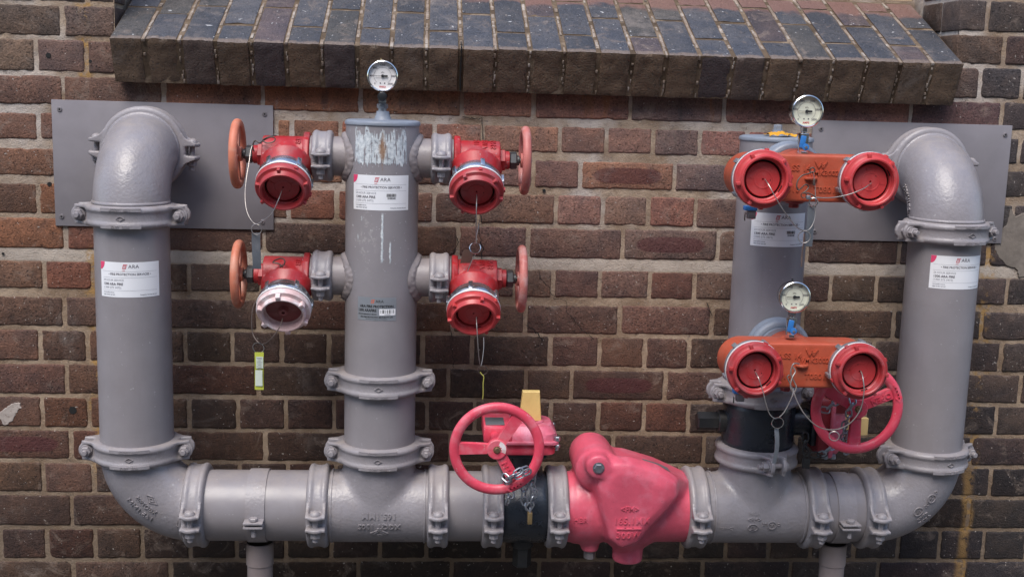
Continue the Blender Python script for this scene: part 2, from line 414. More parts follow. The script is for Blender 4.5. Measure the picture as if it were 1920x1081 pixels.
def mat_mortar():
    m, nt, b = new_mat('lime_mortar')
    h = NT(nt)
    p = position(h)
    n1 = h.noise(p, 9.0, 6.0, 0.65)
    n2 = h.noise(p, 70.0, 6.0, 0.7)
    n3 = h.noise(p, 300.0, 3.0, 0.6)
    s = h.n('ShaderNodeSeparateXYZ')
    h.l(p, s.inputs[0])
    c = h.mix(h.ramp(n1, (0.32, 0.68)), (0.235, 0.160, 0.105), (0.43, 0.325, 0.235))
    # whiter repointing in the upper courses
    up = h.math('MULTIPLY', h.ramp(s.outputs[2], (1.05, 1.35)), h.ramp(h.noise(p, 3.3, 4.0, 0.6), (0.42, 0.62)))
    c = h.mix(h.math('MULTIPLY', up, 0.6), c, (0.66, 0.61, 0.57))
    c = h.mix(h.ramp(n2, (0.28, 0.46, 0.75, 0.0)), c, (0.13, 0.105, 0.09))
    c = h.mix(h.ramp(n3, (0.55, 0.75, 0.0, 0.4)), c, (0.55, 0.48, 0.42))
    tj = h.math('ABSOLUTE', h.math('SUBTRACT', s.outputs[2], 1.1588))
    tj = h.math('MULTIPLY', h.ramp(tj, (0.012, 0.018, 1.0, 0.0)), h.ramp(n2, (0.25, 0.6, 0.5, 1.0)))
    c = h.mix(h.math('MULTIPLY', tj, 0.65), c, (0.54, 0.48, 0.42))
    # darker brown low on the wall
    lo = h.math('MULTIPLY', h.ramp(s.outputs[2], (0.45, 0.75, 1.0, 0.0)), h.ramp(n1, (0.3, 0.6, 0.4, 1.0)))
    c = h.mix(h.math('MULTIPLY', lo, 0.55), c, (0.075, 0.058, 0.045))
    X, Z = s.outputs[0], s.outputs[2]
    for x0, zlo, zhi, w in ((-0.815, 0.55, 2.2, 0.012), (1.437, 0.2, 1.32, 0.016)):
        wob = h.noise(p, 7.0, 2.0, 0.5)
        a = h.math('ABSOLUTE', h.math('SUBTRACT', h.math('MULTIPLY_ADD', wob, 0.05, X), x0 + 0.025))
        a = h.math('MULTIPLY', h.ramp(a, (w * 0.6, w * 1.9, 1.0, 0.0)), h.ramp(h.noise(p, 40.0, 5.0, 0.7), (0.42, 0.60)))
        zz = h.math('MULTIPLY', h.ramp(Z, (zlo, zlo + 0.1)), h.ramp(Z, (zhi - 0.1, zhi, 1.0, 0.0)))
        c = h.mix(h.math('MULTIPLY', h.math('MULTIPLY', a, zz), 0.8), c, (0.42, 0.24, 0.075))
    h.l(c, b.inputs['Base Color'])
    b.inputs['Roughness'].default_value = 0.9
    b.inputs['Specular IOR Level'].default_value = 0.2
    hh = h.math('ADD', h.math('MULTIPLY', n2, 1.3), n3)
    h.l(h.bump(hh, 1.0, 0.0022), b.inputs['Normal'])
    return m
M['mortar'] = mat_mortar()

def mat_ground():
    m, nt, b = new_mat('concrete_paving')
    h = NT(nt)
    p = position(h)
    c = h.mix(h.ramp(h.noise(p, 2.0, 6.0, 0.7), (0.3, 0.7)), (0.055, 0.052, 0.050), (0.095, 0.090, 0.085))
    c = h.mix(h.ramp(h.noise(p, 90.0, 4.0, 0.6), (0.5, 0.7, 0.0, 0.5)), c, (0.035, 0.034, 0.033))
    h.l(c, b.inputs['Base Color'])
    b.inputs['Roughness'].default_value = 0.9
    h.l(h.bump(h.noise(p, 140.0, 4.0, 0.6), 1.0, 0.002), b.inputs['Normal'])
    return m
M['ground'] = mat_ground()
M['facade'] = paint('cream_render', (0.30, 0.25, 0.21), 0.85, 0.1, dirt=(0.15, 0.13, 0.11), dirt_amt=0.4, dirt_scale=0.8)

# ------------------------------------------------------------------ geometry helpers
def basis(axis, xdir=None, origin=(0, 0, 0)):
    """matrix with local Z along axis, local X near xdir"""
    z = Vector(axis).normalized()
    x = Vector(xdir) if xdir is not None else (Vector((1, 0, 0)) if abs(z.x) < 0.8 else Vector((0, 0, 1)))
    x = (x - z * x.dot(z)).normalized()
    y = z.cross(x)
    o = Vector(origin)
    return Matrix(((x.x, y.x, z.x, o.x), (x.y, y.y, z.y, o.y), (x.z, y.z, z.z, o.z), (0, 0, 0, 1)))

I4 = Matrix.Identity(4)

class MB:
    def __init__(s):
        s.v = []
        s.f = []
    def add(s, vs, fs, T=None):
        k = len(s.v)
        if T is not None:
            vs = [T @ Vector(v) for v in vs]
        s.v += [tuple(v) for v in vs]
        s.f += [tuple(i + k for i in f) for f in fs]
        return s
    def box(s, c, d, T=None, bev=0.0):
        x, y, z = (q / 2 for q in d)
        cx, cy, cz = c
        if bev <= 0:
            vs = [(cx + a * x, cy + b_ * y, cz + c_ * z) for c_ in (-1, 1) for b_ in (-1, 1) for a in (-1, 1)]
            fs = [(0, 2, 3, 1), (4, 5, 7, 6), (0, 1, 5, 4), (2, 6, 7, 3), (0, 4, 6, 2), (1, 3, 7, 5)]
            return s.add(vs, fs, T)
        bm = bmesh.new()
        bmesh.ops.create_cube(bm, size=1.0)
        for v in bm.verts:
            v.co = Vector((cx + v.co.x * 2 * x, cy + v.co.y * 2 * y, cz + v.co.z * 2 * z))
        bmesh.ops.bevel(bm, geom=bm.edges[:], offset=bev, segments=2, profile=0.5, affect='EDGES')
        bm.verts.index_update()
        vs = [v.co.copy() for v in bm.verts]
        fs = [tuple(v.index for v in f.verts) for f in bm.faces]
        bm.free()
        return s.add(vs, fs, T)
    def rev(s, prof, T=None, n=48, a0=0.0, a1=2 * PI, caps=True):
        """profile list of (r, z) revolved round local Z"""
        full = abs(a1 - a0 - 2 * PI) < 1e-6
        m = n if full else n + 1
        vs, fs = [], []
        for i in range(m):
            a = a0 + (a1 - a0) * i / n
            ca, sa = math.cos(a), math.sin(a)
            for r, z in prof:
                vs.append((r * ca, r * sa, z))
        k = len(prof)
        for i in range(n):
            i2 = (i + 1) % m
            for j in range(k - 1):
                fs.append((i * k + j, i2 * k + j, i2 * k + j + 1, i * k + j + 1))
        if full:
            if caps and prof[0][0] > 1e-6:
                fs.append(tuple(i * k for i in reversed(range(n))))
            if caps and prof[-1][0] > 1e-6:
                fs.append(tuple(i * k + k - 1 for i in range(n)))
        elif caps:
            fs.append(tuple(range(k)))
            fs.append(tuple(n * k + j for j in reversed(range(k))))
        return s.add(vs, fs, T)
    def cyl(s, p0, p1, r, n=24, r2=None, bev=0.0):
        p0, p1 = Vector(p0), Vector(p1)
        L = (p1 - p0).length
        r2 = r if r2 is None else r2
        T = basis(p1 - p0, None, p0)
        if bev > 0:
            pr = [(0, 0), (r - bev, 0), (r, bev), (r2, L - bev), (r2 - bev, L), (0, L)]
        else:
            pr = [(0, 0), (r, 0), (r2, L), (0, L)]
        return s.rev(pr, T, n, caps=False)
    def hexa(s, p0, p1, r, xdir=None, n=6, ch=0.0015):
        p0, p1 = Vector(p0), Vector(p1)
        L = (p1 - p0).length
        T = basis(p1 - p0, xdir, p0)
        return s.rev([(0, 0), (r - ch, 0), (r, ch), (r, L - ch), (r - ch, L), (0, L)], T, n, caps=False)
    def prism(s, poly, z0, z1, T=None, bev=0.0):
        """extrude a 2D polygon (x, y) from z0 to z1 with an optional chamfer"""
        n = len(poly)
        # orientation
        area = sum(poly[i][0] * poly[(i + 1) % n][1] - poly[(i + 1) % n][0] * poly[i][1] for i in range(n))
        if area < 0:
            poly = poly[::-1]
        layers = []
        if bev > 0:
            cx = sum(p[0] for p in poly) / n
            cy = sum(p[1] for p in poly) / n
            def ins(p):
                d = Vector((p[0] - cx, p[1] - cy))
                L = max(d.length, 1e-6)
                return (cx + d.x * (L - bev) / L, cy + d.y * (L - bev) / L)
            inner = [ins(p) for p in poly]
            layers = [(inner, z0), (poly, z0 + bev), (poly, z1 - bev), (inner, z1)]
        else:
            layers = [(poly, z0), (poly, z1)]
        vs, fs = [], []
        for pl, z in layers:
            vs += [(p[0], p[1], z) for p in pl]
        for k in range(len(layers) - 1):
            for i in range(n):
                j = (i + 1) % n
                fs.append((k * n + i, k * n + j, (k + 1) * n + j, (k + 1) * n + i))
        fs.append(tuple(reversed(range(n))))
        fs.append(tuple((len(layers) - 1) * n + i for i in range(n)))
        return s.add(vs, fs, T)
    def tube(s, pts, r, n=8, closed=False, flat=None, T=None, up=None):
        """tube through points; flat=(a, b) elliptical section"""
        P = [Vector(p) for p in pts]
        m = len(P)
        vs, fs = [], []
        prev = None
        for i in range(m):
            if closed:
                t = (P[(i + 1) % m] - P[i - 1]).normalized()
            else:
                t = (P[min(i + 1, m - 1)] - P[max(i - 1, 0)]).normalized()
            if up is not None:
                x = Vector(up)
            elif prev is None:
                x = Vector((0, 0, 1)) if abs(t.z) < 0.9 else Vector((1, 0, 0))
            else:
                x = prev
            x = (x - t * x.dot(t)).normalized()
            prev = x
            y = t.cross(x)
            for j in range(n):
                a = 2 * PI * j / n
                if flat:
                    vs.append(P[i] + x * (flat[0] * math.cos(a)) + y * (flat[1] * math.sin(a)))
                else:
                    vs.append(P[i] + x * (r * math.cos(a)) + y * (r * math.sin(a)))
        for i in range(m if closed else m - 1):
            i2 = (i + 1) % m
            for j in range(n):
                j2 = (j + 1) % n
                fs.append((i * n + j, i * n + j2, i2 * n + j2, i2 * n + j))
        if not closed:
            fs.append(tuple(reversed(range(n))))
            fs.append(tuple((m - 1) * n + j for j in range(n)))
        return s.add(vs, fs, T)
    def mesh(s, name, smooth=True, angle=38):
        me = bpy.data.meshes.new(name)
        me.from_pydata([tuple(v) for v in s.v], [], s.f)
        bm = bmesh.new()
        bm.from_mesh(me)
        bmesh.ops.remove_doubles(bm, verts=bm.verts, dist=1e-6)
        bmesh.ops.recalc_face_normals(bm, faces=bm.faces)
        bm.to_mesh(me)
        bm.free()
        if smooth:
            me.shade_smooth()
            me.set_sharp_from_angle(angle=R(angle))
        return me
    def obj(s, name, mat, parent=None, T=None, smooth=True, angle=38, label=None):
        me = s.mesh(name, smooth, angle)
        me.materials.append(M[mat] if isinstance(mat, str) else mat)
        return link(name, me, parent, T, label)

def link(name, me, parent=None, T=None, label=None):
    o = bpy.data.objects.new(name, me)
    COL.objects.link(o)
    if parent is not None:
        o.parent = parent
    if T is not None:
        o.matrix_basis = T
    if label:
        o['label'] = label
    return o

def thing(name, label, cat, T=None, group=None):
    o = bpy.data.objects.new(name, None)
    o.empty_display_size = 0.02
    COL.objects.link(o)
    o.matrix_basis = T if T is not None else I4
    o['label'] = label
    o['category'] = cat
    if group:
        o['group'] = group
    return o

def tr(x, y=None, z=None):
    return Matrix.Translation((x, y, z) if y is not None else x)

def copy_tree(o, parent=None, T=None):
    c = o.copy()
    COL.objects.link(c)
    if parent is not None:
        c.parent = parent
    if T is not None:
        c.matrix_basis = T
    for ch in o.children:
        copy_tree(ch, c)
    return c

def smooth_path(pts, k=6):
    """Catmull-Rom through the points"""
    P = [Vector(p) for p in pts]
    out = []
    n = len(P)
    for i in range(n - 1):
        p0, p1, p2, p3 = P[max(i - 1, 0)], P[i], P[i + 1], P[min(i + 2, n - 1)]
        for j in range(k):
            t = j / k
            out.append(0.5 * ((2 * p1) + (p2 - p0) * t + (2 * p0 - 5 * p1 + 4 * p2 - p3) * t * t + (3 * p1 - p0 - 3 * p2 + p3) * t ** 3))
    out.append(P[-1])
    return out

def ring_pts(c, r, nrm, n=20, xdir=None):
    T = basis(nrm, xdir, c)
    return [T @ Vector((r * math.cos(2 * PI * i / n), r * math.sin(2 * PI * i / n), 0)) for i in range(n)]

def remeshed(mb, name, voxel, iters, mat, parent=None, label=None, factor=0.5):
    """cast-iron look: union by voxel remesh, then smoothed fillets"""
    me = mb.mesh(name, False)
    o = bpy.data.objects.new(name, me)
    COL.objects.link(o)
    md = o.modifiers.new('remesh', 'REMESH')
    md.mode = 'VOXEL'
    md.voxel_size = voxel
    sm = o.modifiers.new('smooth', 'SMOOTH')
    sm.factor = factor
    sm.iterations = iters
    dg = bpy.context.evaluated_depsgraph_get()
    me2 = bpy.data.meshes.new_from_object(o.evaluated_get(dg))
    me2.name = name
    bpy.data.objects.remove(o)
    me2.shade_smooth()
    me2.materials.clear()
    me2.materials.append(M[mat])
    return link(name, me2, parent, None, label)

_font = {}
def flat_text(body, size, extrude=0.0, align='CENTER', bold=0.0, xs=1.0, space=1.0):
    key = (body, size, extrude, align, bold, xs, space)
    if key in _font:
        return _font[key]
    cu = bpy.data.curves.new('t', 'FONT')
    cu.body = body
    cu.size = size
    cu.extrude = extrude
    cu.align_x = align
    cu.align_y = 'CENTER'
    cu.resolution_u = 2
    cu.offset = bold
    cu.space_character = space
    o = bpy.data.objects.new('t', cu)
    COL.objects.link(o)
    dg = bpy.context.evaluated_depsgraph_get()
    me = bpy.data.meshes.new_from_object(o.evaluated_get(dg))
    vs = [(v.co.x * xs, v.co.y, v.co.z) for v in me.vertices]
    fs = [tuple(p.vertices) for p in me.polygons]
    bpy.data.objects.remove(o)
    bpy.data.curves.remove(cu)
    bpy.data.meshes.remove(me)
    _font[key] = (vs, fs)
    return vs, fs

def text_on(mb, fn, body, size, u, v, extrude=0.0, rot=0.0, align='CENTER', bold=0.0, xs=1.0, space=1.0):
    """place flat lettering through the mapping fn(u, v, h)"""
    vs, fs = flat_text(body, size, extrude, align, bold, xs, space)
    c, s_ = math.cos(rot), math.sin(rot)
    out = [fn(u + x * c - y * s_, v + x * s_ + y * c, z) for x, y, z in vs]
    mb.add(out, fs)

def rect_on(mb, fn, u0, u1, v0, v1, hgt=0.0, nu=1, nv=1):
    vs, fs = [], []
    for j in range(nv + 1):
        for i in range(nu + 1):
            vs.append(fn(u0 + (u1 - u0) * i / nu, v0 + (v1 - v0) * j / nv, hgt))
    for j in range(nv):
        for i in range(nu):
            a = j * (nu + 1) + i
            fs.append((a, a + 1, a + nu + 2, a + nu + 1))
    mb.add(vs, fs)

def poly_line(mb, fn, pts, w, ext):
    """raised line strip in flat coordinates mapped by fn"""
    for (a, b_) in zip(pts[:-1], pts[1:]):
        d = Vector((b_[0] - a[0], b_[1] - a[1]))
        L = d.length
        if L < 1e-7:
            continue
        d /= L
        nrm = Vector((-d.y, d.x)) * w / 2
        a2 = Vector(a) - d * w / 2
        b2 = Vector(b_) + d * w / 2
        q = [a2 + nrm, a2 - nrm, b2 - nrm, b2 + nrm]
        vs = [fn(p.x, p.y, -ext) for p in q] + [fn(p.x, p.y, ext) for p in q]
        mb.add(vs, [(4, 5, 6, 7), (0, 4, 7, 3), (1, 2, 6, 5), (0, 1, 5, 4), (2, 3, 7, 6)])


# ------------------------------------------------------------------ ground and wall
def srgb(r, g, b_):
    def f(c):
        c /= 255.0
        return c / 12.92 if c <= 0.04045 else ((c + 0.055) / 1.055) ** 2.4
    return (f(r), f(g), f(b_))

g = MB()
g.box((0, -10, -0.05), (60, 40, 0.1))
go = g.obj('ground', 'ground', smooth=False)
go['kind'] = 'structure'

# building across the lane: it shades the low sky and shows in the paint reflections
ob = thing('opposite_building', 'rendered two-storey building across the lane, seen only as a reflection in the glossy paint', 'building', tr(0, -9.5, 0))
MB().box((0, -2, 3.6), (34, 4, 7.2)).obj('wall', 'facade', ob, smooth=False)
MB().box((0, 0.15, 7.3), (34.6, 0.5, 0.25), bev=0.02).obj('parapet', 'facade', ob)
for wx_ in range(-12, 13, 4):
    for wz_ in (1.9, 5.0):
        fr_ = MB().box((wx_, 0.03, wz_), (1.5, 0.08, 1.7), bev=0.01).obj('window', 'timber', ob)
        MB().box((wx_, 0.08, wz_), (1.3, 0.02, 1.5)).obj('pane', 'glass', fr_, smooth=False)

wall = thing('brick_wall', 'old dark brown brick wall with pale mortar joints behind all the pipework', 'wall')
# courses measured from the ground up: bottom joint, top joint, perpend positions
ROWS = {
    16: [1.756, 1.84, 1.372],
    15: [1.6764, 1.756, -0.8678, 1.4225],
    14: [1.593, 1.6764, -0.9322, -0.8151, 1.3688, 1.4775],
    13: [1.5096, 1.593, -0.8722, -0.6367, -0.4022, -0.1676, 0.0762, 0.2521, 0.4903, 0.7232, 0.9587, 1.1968, 1.4321],
    12: [1.4267, 1.5096, -0.9309, -0.8214, -0.71, -0.5968, -0.4829, -0.3709, -0.3326, -0.2172, -0.1038, 0.0116, 0.1288, 0.3192, 0.4343, 0.5513, 0.6676, 0.786, 0.9036, 1.0219, 1.1395, 1.2563, 1.3724, 1.4864],
    11: [1.3403, 1.4267, -0.8879, -0.6616, -0.4327, -0.2078, 0.0209, 0.2547, 0.3726, 0.6091, 0.8482, 1.0887, 1.3332],
    10: [1.2535, 1.3403, -0.9385, -0.8279, -0.7142, -0.5934, -0.472, -0.342, -0.2256, -0.1072, 0.0132, 0.1224, 0.3159, 0.4321, 0.5475, 0.6663, 0.783, 0.9017, 1.0197, 1.137, 1.2549, 1.3721, 1.487],
    9: [1.1588, 1.2535, -0.8775, -0.6398, -0.4019, -0.1678, 0.0729, 0.2483, 0.487, 0.7285, 0.9588, 1.1973, 1.4314],
    8: [1.0646, 1.1588, -0.9315, -0.8158, -0.7007, -0.585, -0.4713, -0.409, -0.2917, -0.1711, -0.0485, 0.0749, 0.2176, 0.3143, 0.4329, 0.5591, 0.675, 0.7944, 0.9116, 1.0266, 1.1465, 1.2628, 1.3798, 1.4902],
    7: [0.9776, 1.0646, -0.8863, -0.6461, -0.4161, -0.1797, 0.0634, 0.2472, 0.487, 0.724, 0.9581, 1.1975, 1.4324],
    6: [0.8917, 0.9776, -0.9481, -0.8326, -0.7152, -0.5971, -0.481, -0.3602, -0.2441, -0.1273, -0.01, 0.1148, 0.3135, 0.4388, 0.5566, 0.6695, 0.7913, 0.9124, 1.0328, 1.151, 1.2699, 1.3822, 1.4923],
    5: [0.8073, 0.8917, -0.8869, -0.6495, -0.4174, -0.1786, 0.056, 0.2537, 0.3697, 0.6118, 0.8524, 1.0914, 1.3258, 1.5527],
    4: [0.7221, 0.8073, -0.9492, -0.8352, -0.714, -0.5895, -0.4696, -0.3503, -0.229, -0.1124, 0.0049, 0.1255, 0.3193, 0.443, 0.5605, 0.6759, 0.7876, 0.907, 1.027, 1.1434, 1.2618, 1.3795, 1.4948],
    3: [0.6385, 0.7221, -0.8808, -0.6424, -0.4012, -0.1682, 0.0661, 0.2781, 0.4853, 0.7224, 0.965, 1.2045, 1.435],
    2: [0.5535, 0.6385, -0.9515, -0.8285, -0.7101, -0.5897, -0.4659, -0.3455, -0.2244, -0.0999, 0.0267, 0.1499, 0.3084, 0.4304, 0.5475, 0.6624, 0.7836, 0.9068, 1.0293, 1.1539, 1.2691, 1.3849, 1.4969],
    1: [0.4645, 0.5535, -0.8851, -0.643, -0.3996, -0.1629, 0.0763, 0.3112, 0.4898, 0.7292, 0.9654, 1.2042, 1.4455],
    0: [0.3774, 0.4645, -1.063, -0.9487, -0.8297, -0.7128, -0.5926, -0.4757, -0.3514, -0.2346, -0.1103, 0.0091, 0.2083, 0.3281, 0.4472, 0.5669, 0.6773, 0.7953, 0.9097, 1.0233, 1.1418, 1.2608, 1.3732, 1.495, 1.6145],
    -1: [0.2905, 0.3774, -0.8868, -0.6437, -0.4007, -0.1658, 0.0757, 0.303, 0.4959, 0.7375, 0.9731, 1.2112, 1.4474],
}
XL, XR = -1.60, 2.10
OPEN_L, OPEN_R, OPEN_Z = -0.748, 1.300, 1.593     # window opening above the sloping sill
JAMB_D = 0.105
THICK = {9: 0.022, 13: 0.012, 8: 0.011, 11: 0.010, 12: 0.011}     # extra thick bed joints
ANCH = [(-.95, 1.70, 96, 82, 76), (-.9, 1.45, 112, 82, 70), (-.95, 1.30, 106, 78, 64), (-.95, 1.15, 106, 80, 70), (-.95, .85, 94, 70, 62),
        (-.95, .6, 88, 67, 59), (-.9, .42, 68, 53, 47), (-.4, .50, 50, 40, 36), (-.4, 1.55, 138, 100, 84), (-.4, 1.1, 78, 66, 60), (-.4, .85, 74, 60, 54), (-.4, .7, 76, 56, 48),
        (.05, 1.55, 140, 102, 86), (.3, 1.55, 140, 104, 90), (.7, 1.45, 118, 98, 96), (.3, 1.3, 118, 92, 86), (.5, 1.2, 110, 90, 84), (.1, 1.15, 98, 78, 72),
        (.5, 1.0, 98, 74, 66), (.5, .85, 86, 66, 59), (.2, .9, 82, 66, 60), (.5, .7, 74, 58, 52), (0, .7, 74, 54, 46), (0, .42, 47, 38, 35), (-.3, .42, 47, 38, 35),  # lowest anchors: dark bricks with the shade under the pipe painted in
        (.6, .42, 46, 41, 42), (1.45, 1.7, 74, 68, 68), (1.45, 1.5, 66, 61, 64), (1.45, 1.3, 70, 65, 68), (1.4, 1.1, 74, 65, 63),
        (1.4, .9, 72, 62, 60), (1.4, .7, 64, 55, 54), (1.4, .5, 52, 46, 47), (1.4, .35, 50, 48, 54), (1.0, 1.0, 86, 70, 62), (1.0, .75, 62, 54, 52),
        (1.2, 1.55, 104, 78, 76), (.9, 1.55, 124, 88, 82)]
rb = random.Random(21)
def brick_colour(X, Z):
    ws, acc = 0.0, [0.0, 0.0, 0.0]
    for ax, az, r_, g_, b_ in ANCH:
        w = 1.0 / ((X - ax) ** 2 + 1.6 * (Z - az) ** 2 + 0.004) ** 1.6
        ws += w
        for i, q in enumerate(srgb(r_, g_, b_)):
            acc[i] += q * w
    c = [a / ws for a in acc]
    k = rb.uniform(0.74, 1.20)
    t = rb.random()
    if t < 0.10:
        m = (1.10, 0.86, 0.82)      # redder brick
    elif t < 0.22:
        m = (0.80, 0.84, 0.88)      # blacker brick
    elif t < 0.28:
        m = (1.14, 0.98, 0.80)      # orange-brown brick
    elif t < 0.38:
        m = (1.02, 1.04, 0.96)      # olive brick
    else:
        m = (1.0, rb.uniform(0.94, 1.04), rb.uniform(0.92, 1.06))
    g_ = sum(c) / 3
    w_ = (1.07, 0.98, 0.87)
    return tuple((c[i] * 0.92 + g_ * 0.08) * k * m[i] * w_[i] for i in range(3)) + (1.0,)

def brick_mesh(w, h, depth=0.03, seed=0, jit=0.0015):
    """brick lying in the wall: front at local y=0, uneven arrises, slightly dished corners"""
    rr = random.Random(seed)
    step = 0.015
    rad = [rr.uniform(0.002, 0.006) for _ in range(4)]
    if rr.random() < 0.30:
        rad[rr.randrange(4)] = rr.uniform(0.008, 0.014)
    pts = []
    corners = [(w / 2, -h / 2, 0), (w / 2, h / 2, 1), (-w / 2, h / 2, 2), (-w / 2, -h / 2, 3)]
    dirs = [((-1, 0), (0, 1)), ((0, -1), (-1, 0)), ((1, 0), (0, -1)), ((0, 1), (1, 0))]
    for k in range(4):
        cx, cz, _ = corners[k]
        r_ = rad[k]
        din, dout = dirs[k]
        a = Vector((cx + din[0] * r_, cz + din[1] * r_))
        b_ = Vector((cx + dout[0] * r_, cz + dout[1] * r_))
        mid = (a + b_) / 2 + (Vector((cx, cz)) - (a + b_) / 2) * 0.42
        pts += [a, mid, b_]
        nx, nz, _ = corners[(k + 1) % 4]
        r2 = rad[(k + 1) % 4]
        dn = dirs[(k + 1) % 4][0]
        e = Vector((nx + dn[0] * r2, nz + dn[1] * r2))
        m = max(1, int((e - b_).length / step))
        for i in range(1, m):
            q = b_ + (e - b_) * (i / m)
            nrm = Vector((dout[1], -dout[0]))
            chip = rr.uniform(-jit, jit * 0.6)
            if rr.random() < 0.05:
                chip -= rr.uniform(0.001, 0.003)
            pts.append(q + nrm * chip * (1 if (q.dot(nrm) > 0) else -1))
    n = len(pts)
    vs, fs = [], []
    for (ins, y) in ((0.0, depth), (0.0, 0.0030), (0.0016, 0.0009), (0.0050, 0.0)):
        for p in pts:
            d = Vector((max(-1, min(1, p.x / (w / 2))) , max(-1, min(1, p.y / (h / 2)))))
            vs.append((p.x - d.x * ins, y, p.y - d.y * ins))
    for k in range(3):
        for i in range(n):
            j = (i + 1) % n
            fs.append((k * n + i, k * n + j, (k + 1) * n + j, (k + 1) * n + i))
    fs.append(tuple(3 * n + i for i in range(n)))
    return vs, fs

extra = MB()
nbrick = 0
def put_brick(x0, x1, z0, z1, key, depth=0.03, as_part=True):
    global nbrick
    w, h = x1 - x0, z1 - z0
    if w < 0.008:
        return
    X, Z = (x0 + x1) / 2, (z0 + z1) / 2
    vs, fs = brick_mesh(w, h, depth, hash(key) & 0xffff)
    y = rb.uniform(-0.0026, -0.0006)
    T = tr(X, y, Z) @ Matrix.Rotation(rb.uniform(-0.003, 0.003), 4, 'Y')
    if as_part:
        mb = MB().add(vs, fs)
        o = mb.obj('brick', 'brick', wall, T, angle=50)
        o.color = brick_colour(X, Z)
        nbrick += 1
        return o
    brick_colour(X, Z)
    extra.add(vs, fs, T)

OVALS = [(0.548, 1.38), (0.60, 1.205), (0.49, 0.85), (-1.0, 0.68), (-0.30, 0.90)]
def full_row(r, pers):
    """extend the measured perpends to both ends of the wall"""
    stretch = (r % 2 != 0)
    st = 0.2365 if stretch else 0.1185
    xs = list(pers)
    while xs[0] > XL + st * 0.6:
        xs.insert(0, xs[0] - st + rb.uniform(-0.003, 0.003))
    while xs[-1] < XR - st * 0.6:
        xs.append(xs[-1] + st + rb.uniform(-0.003, 0.003))
    return xs
allrows = dict(ROWS)
allrows[15] = [1.6764, 1.756, -1.10, -0.8678, 1.4225]
allrows[16] = [1.756, 1.84, -1.04, -0.925, -0.81, 1.372, 1.487]
z = 1.84
for r in range(17, 24):
    allrows[r] = [z, z + 0.0845] + ([-1.1, -0.87, 1.43] if r % 2 else [-1.03, -0.915, -0.80, 1.372, 1.487])
    z += 0.0845
z = 0.2905
for r in range(-2, -6, -1):
    allrows[r] = [z - 0.0865, z] + ([-0.89, -0.65] if r % 2 else [-0.95, -0.83])
    z -= 0.0865
ZTOP = allrows[23][1]
for r in sorted(allrows):
    z0, z1 = allrows[r][0], allrows[r][1]
    xs = full_row(r, allrows[r][2:])
    za = z0 + 0.0048 + THICK.get(r, 0.0) * 0.5
    zb_ = z1 - 0.0048 - THICK.get(r + 1, 0.0) * 0.5
    segs = []
    if r >= 14:
        left = [x for x in xs if x < OPEN_L - 0.03] + [OPEN_L + 0.005]
        right = [OPEN_R - 0.005] + [x for x in xs if x > OPEN_R + 0.03]
        segs = [left, right]
    else:
        segs = [xs]
    for seg in segs:
        for i in range(len(seg) - 1):
            g1, g2 = rb.uniform(0.0038, 0.0058), rb.uniform(0.0038, 0.0058)
            x0, x1 = seg[i] + g1, seg[i + 1] - g2
            jz = rb.uniform(-0.0012, 0.0012)
            vis = (-1 <= r <= 16) and x1 > -1.06 and x0 < 1.60 and not (r == 16 and x1 < 0)
            jamb = r >= 14 and (abs(x1 - OPEN_L) < 0.01 or abs(x0 - OPEN_R) < 0.01)
            o = put_brick(x0, x1, za + jz, zb_ + jz, (r, i, round(x0, 3)), JAMB_D if jamb else 0.03, vis)
            if o is not None:
                for ox, oz in OVALS:
                    if x0 < ox < x1 and za < oz < zb_ and (x1 - x0) > 0.15:
                        o['oval'] = 1.0
# inner bricks of the right-hand window reveal
for r in range(14, 24):
    z0, z1 = allrows[r][0] + 0.005, allrows[r][1] - 0.005
    vs, fs = brick_mesh(0.118, z1 - z0, 0.08, 900 + r)
    T = Matrix(((0, 1, 0, OPEN_R), (1, 0, 0, JAMB_D + 0.008 + 0.059), (0, 0, 1, (z0 + z1) / 2), (0, 0, 0, 1)))
    if r <= 16:
        o = MB().add(vs, fs).obj('brick', 'brick', wall, T, angle=50)
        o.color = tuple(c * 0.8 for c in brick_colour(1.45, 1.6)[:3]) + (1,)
    else:
        extra.add(vs, fs, T)
eo = extra.obj('brick_courses_beyond_view', 'brick', wall, angle=50)
eo['kind'] = 'stuff'
eo.color = (0.09, 0.065, 0.055, 1)
eo.name = 'brick_course'

# mortar: real relief, standing back 2-4 mm from the bricks
mo = MB()
nx, nz = 460, 300
idx = {}
vs, fs = [], []
for j in range(nz + 1):
    Z = ZTOP * j / nz
    for i in range(nx + 1):
        X = XL + (XR - XL) * i / nx
        y = 0.0012 + 0.0014 * mnoise.noise(Vector((X * 38, 3.1, Z * 38))) + 0.0016 * mnoise.noise(Vector((X * 110, 7.7, Z * 110)))
        if abs(Z - 1.1588) < 0.016:
            y -= 0.0008
        vs.append((X, max(y, -0.0009), Z))
for j in range(nz):
    for i in range(nx):
        Xc = XL + (XR - XL) * (i + .5) / nx
        Zc = ZTOP * (j + .5) / nz
        if Zc > OPEN_Z and OPEN_L - 0.002 < Xc < OPEN_R + 0.002:
            continue
        a = j * (nx + 1) + i
        fs.append((a, a + 1, a + nx + 2, a + nx + 1))
mo.add(vs, fs)
for (x0, x1, z0, z1) in ((XL, OPEN_L - 0.004, 0, ZTOP), (OPEN_R + 0.004, XR, 0, ZTOP), (OPEN_L - 0.004, OPEN_R + 0.004, 0, OPEN_Z)):
    mo.box(((x0 + x1) / 2, 0.128, (z0 + z1) / 2), (x1 - x0, 0.236, z1 - z0))
mo.obj('mortar', 'mortar', wall, smooth=True, angle=60)

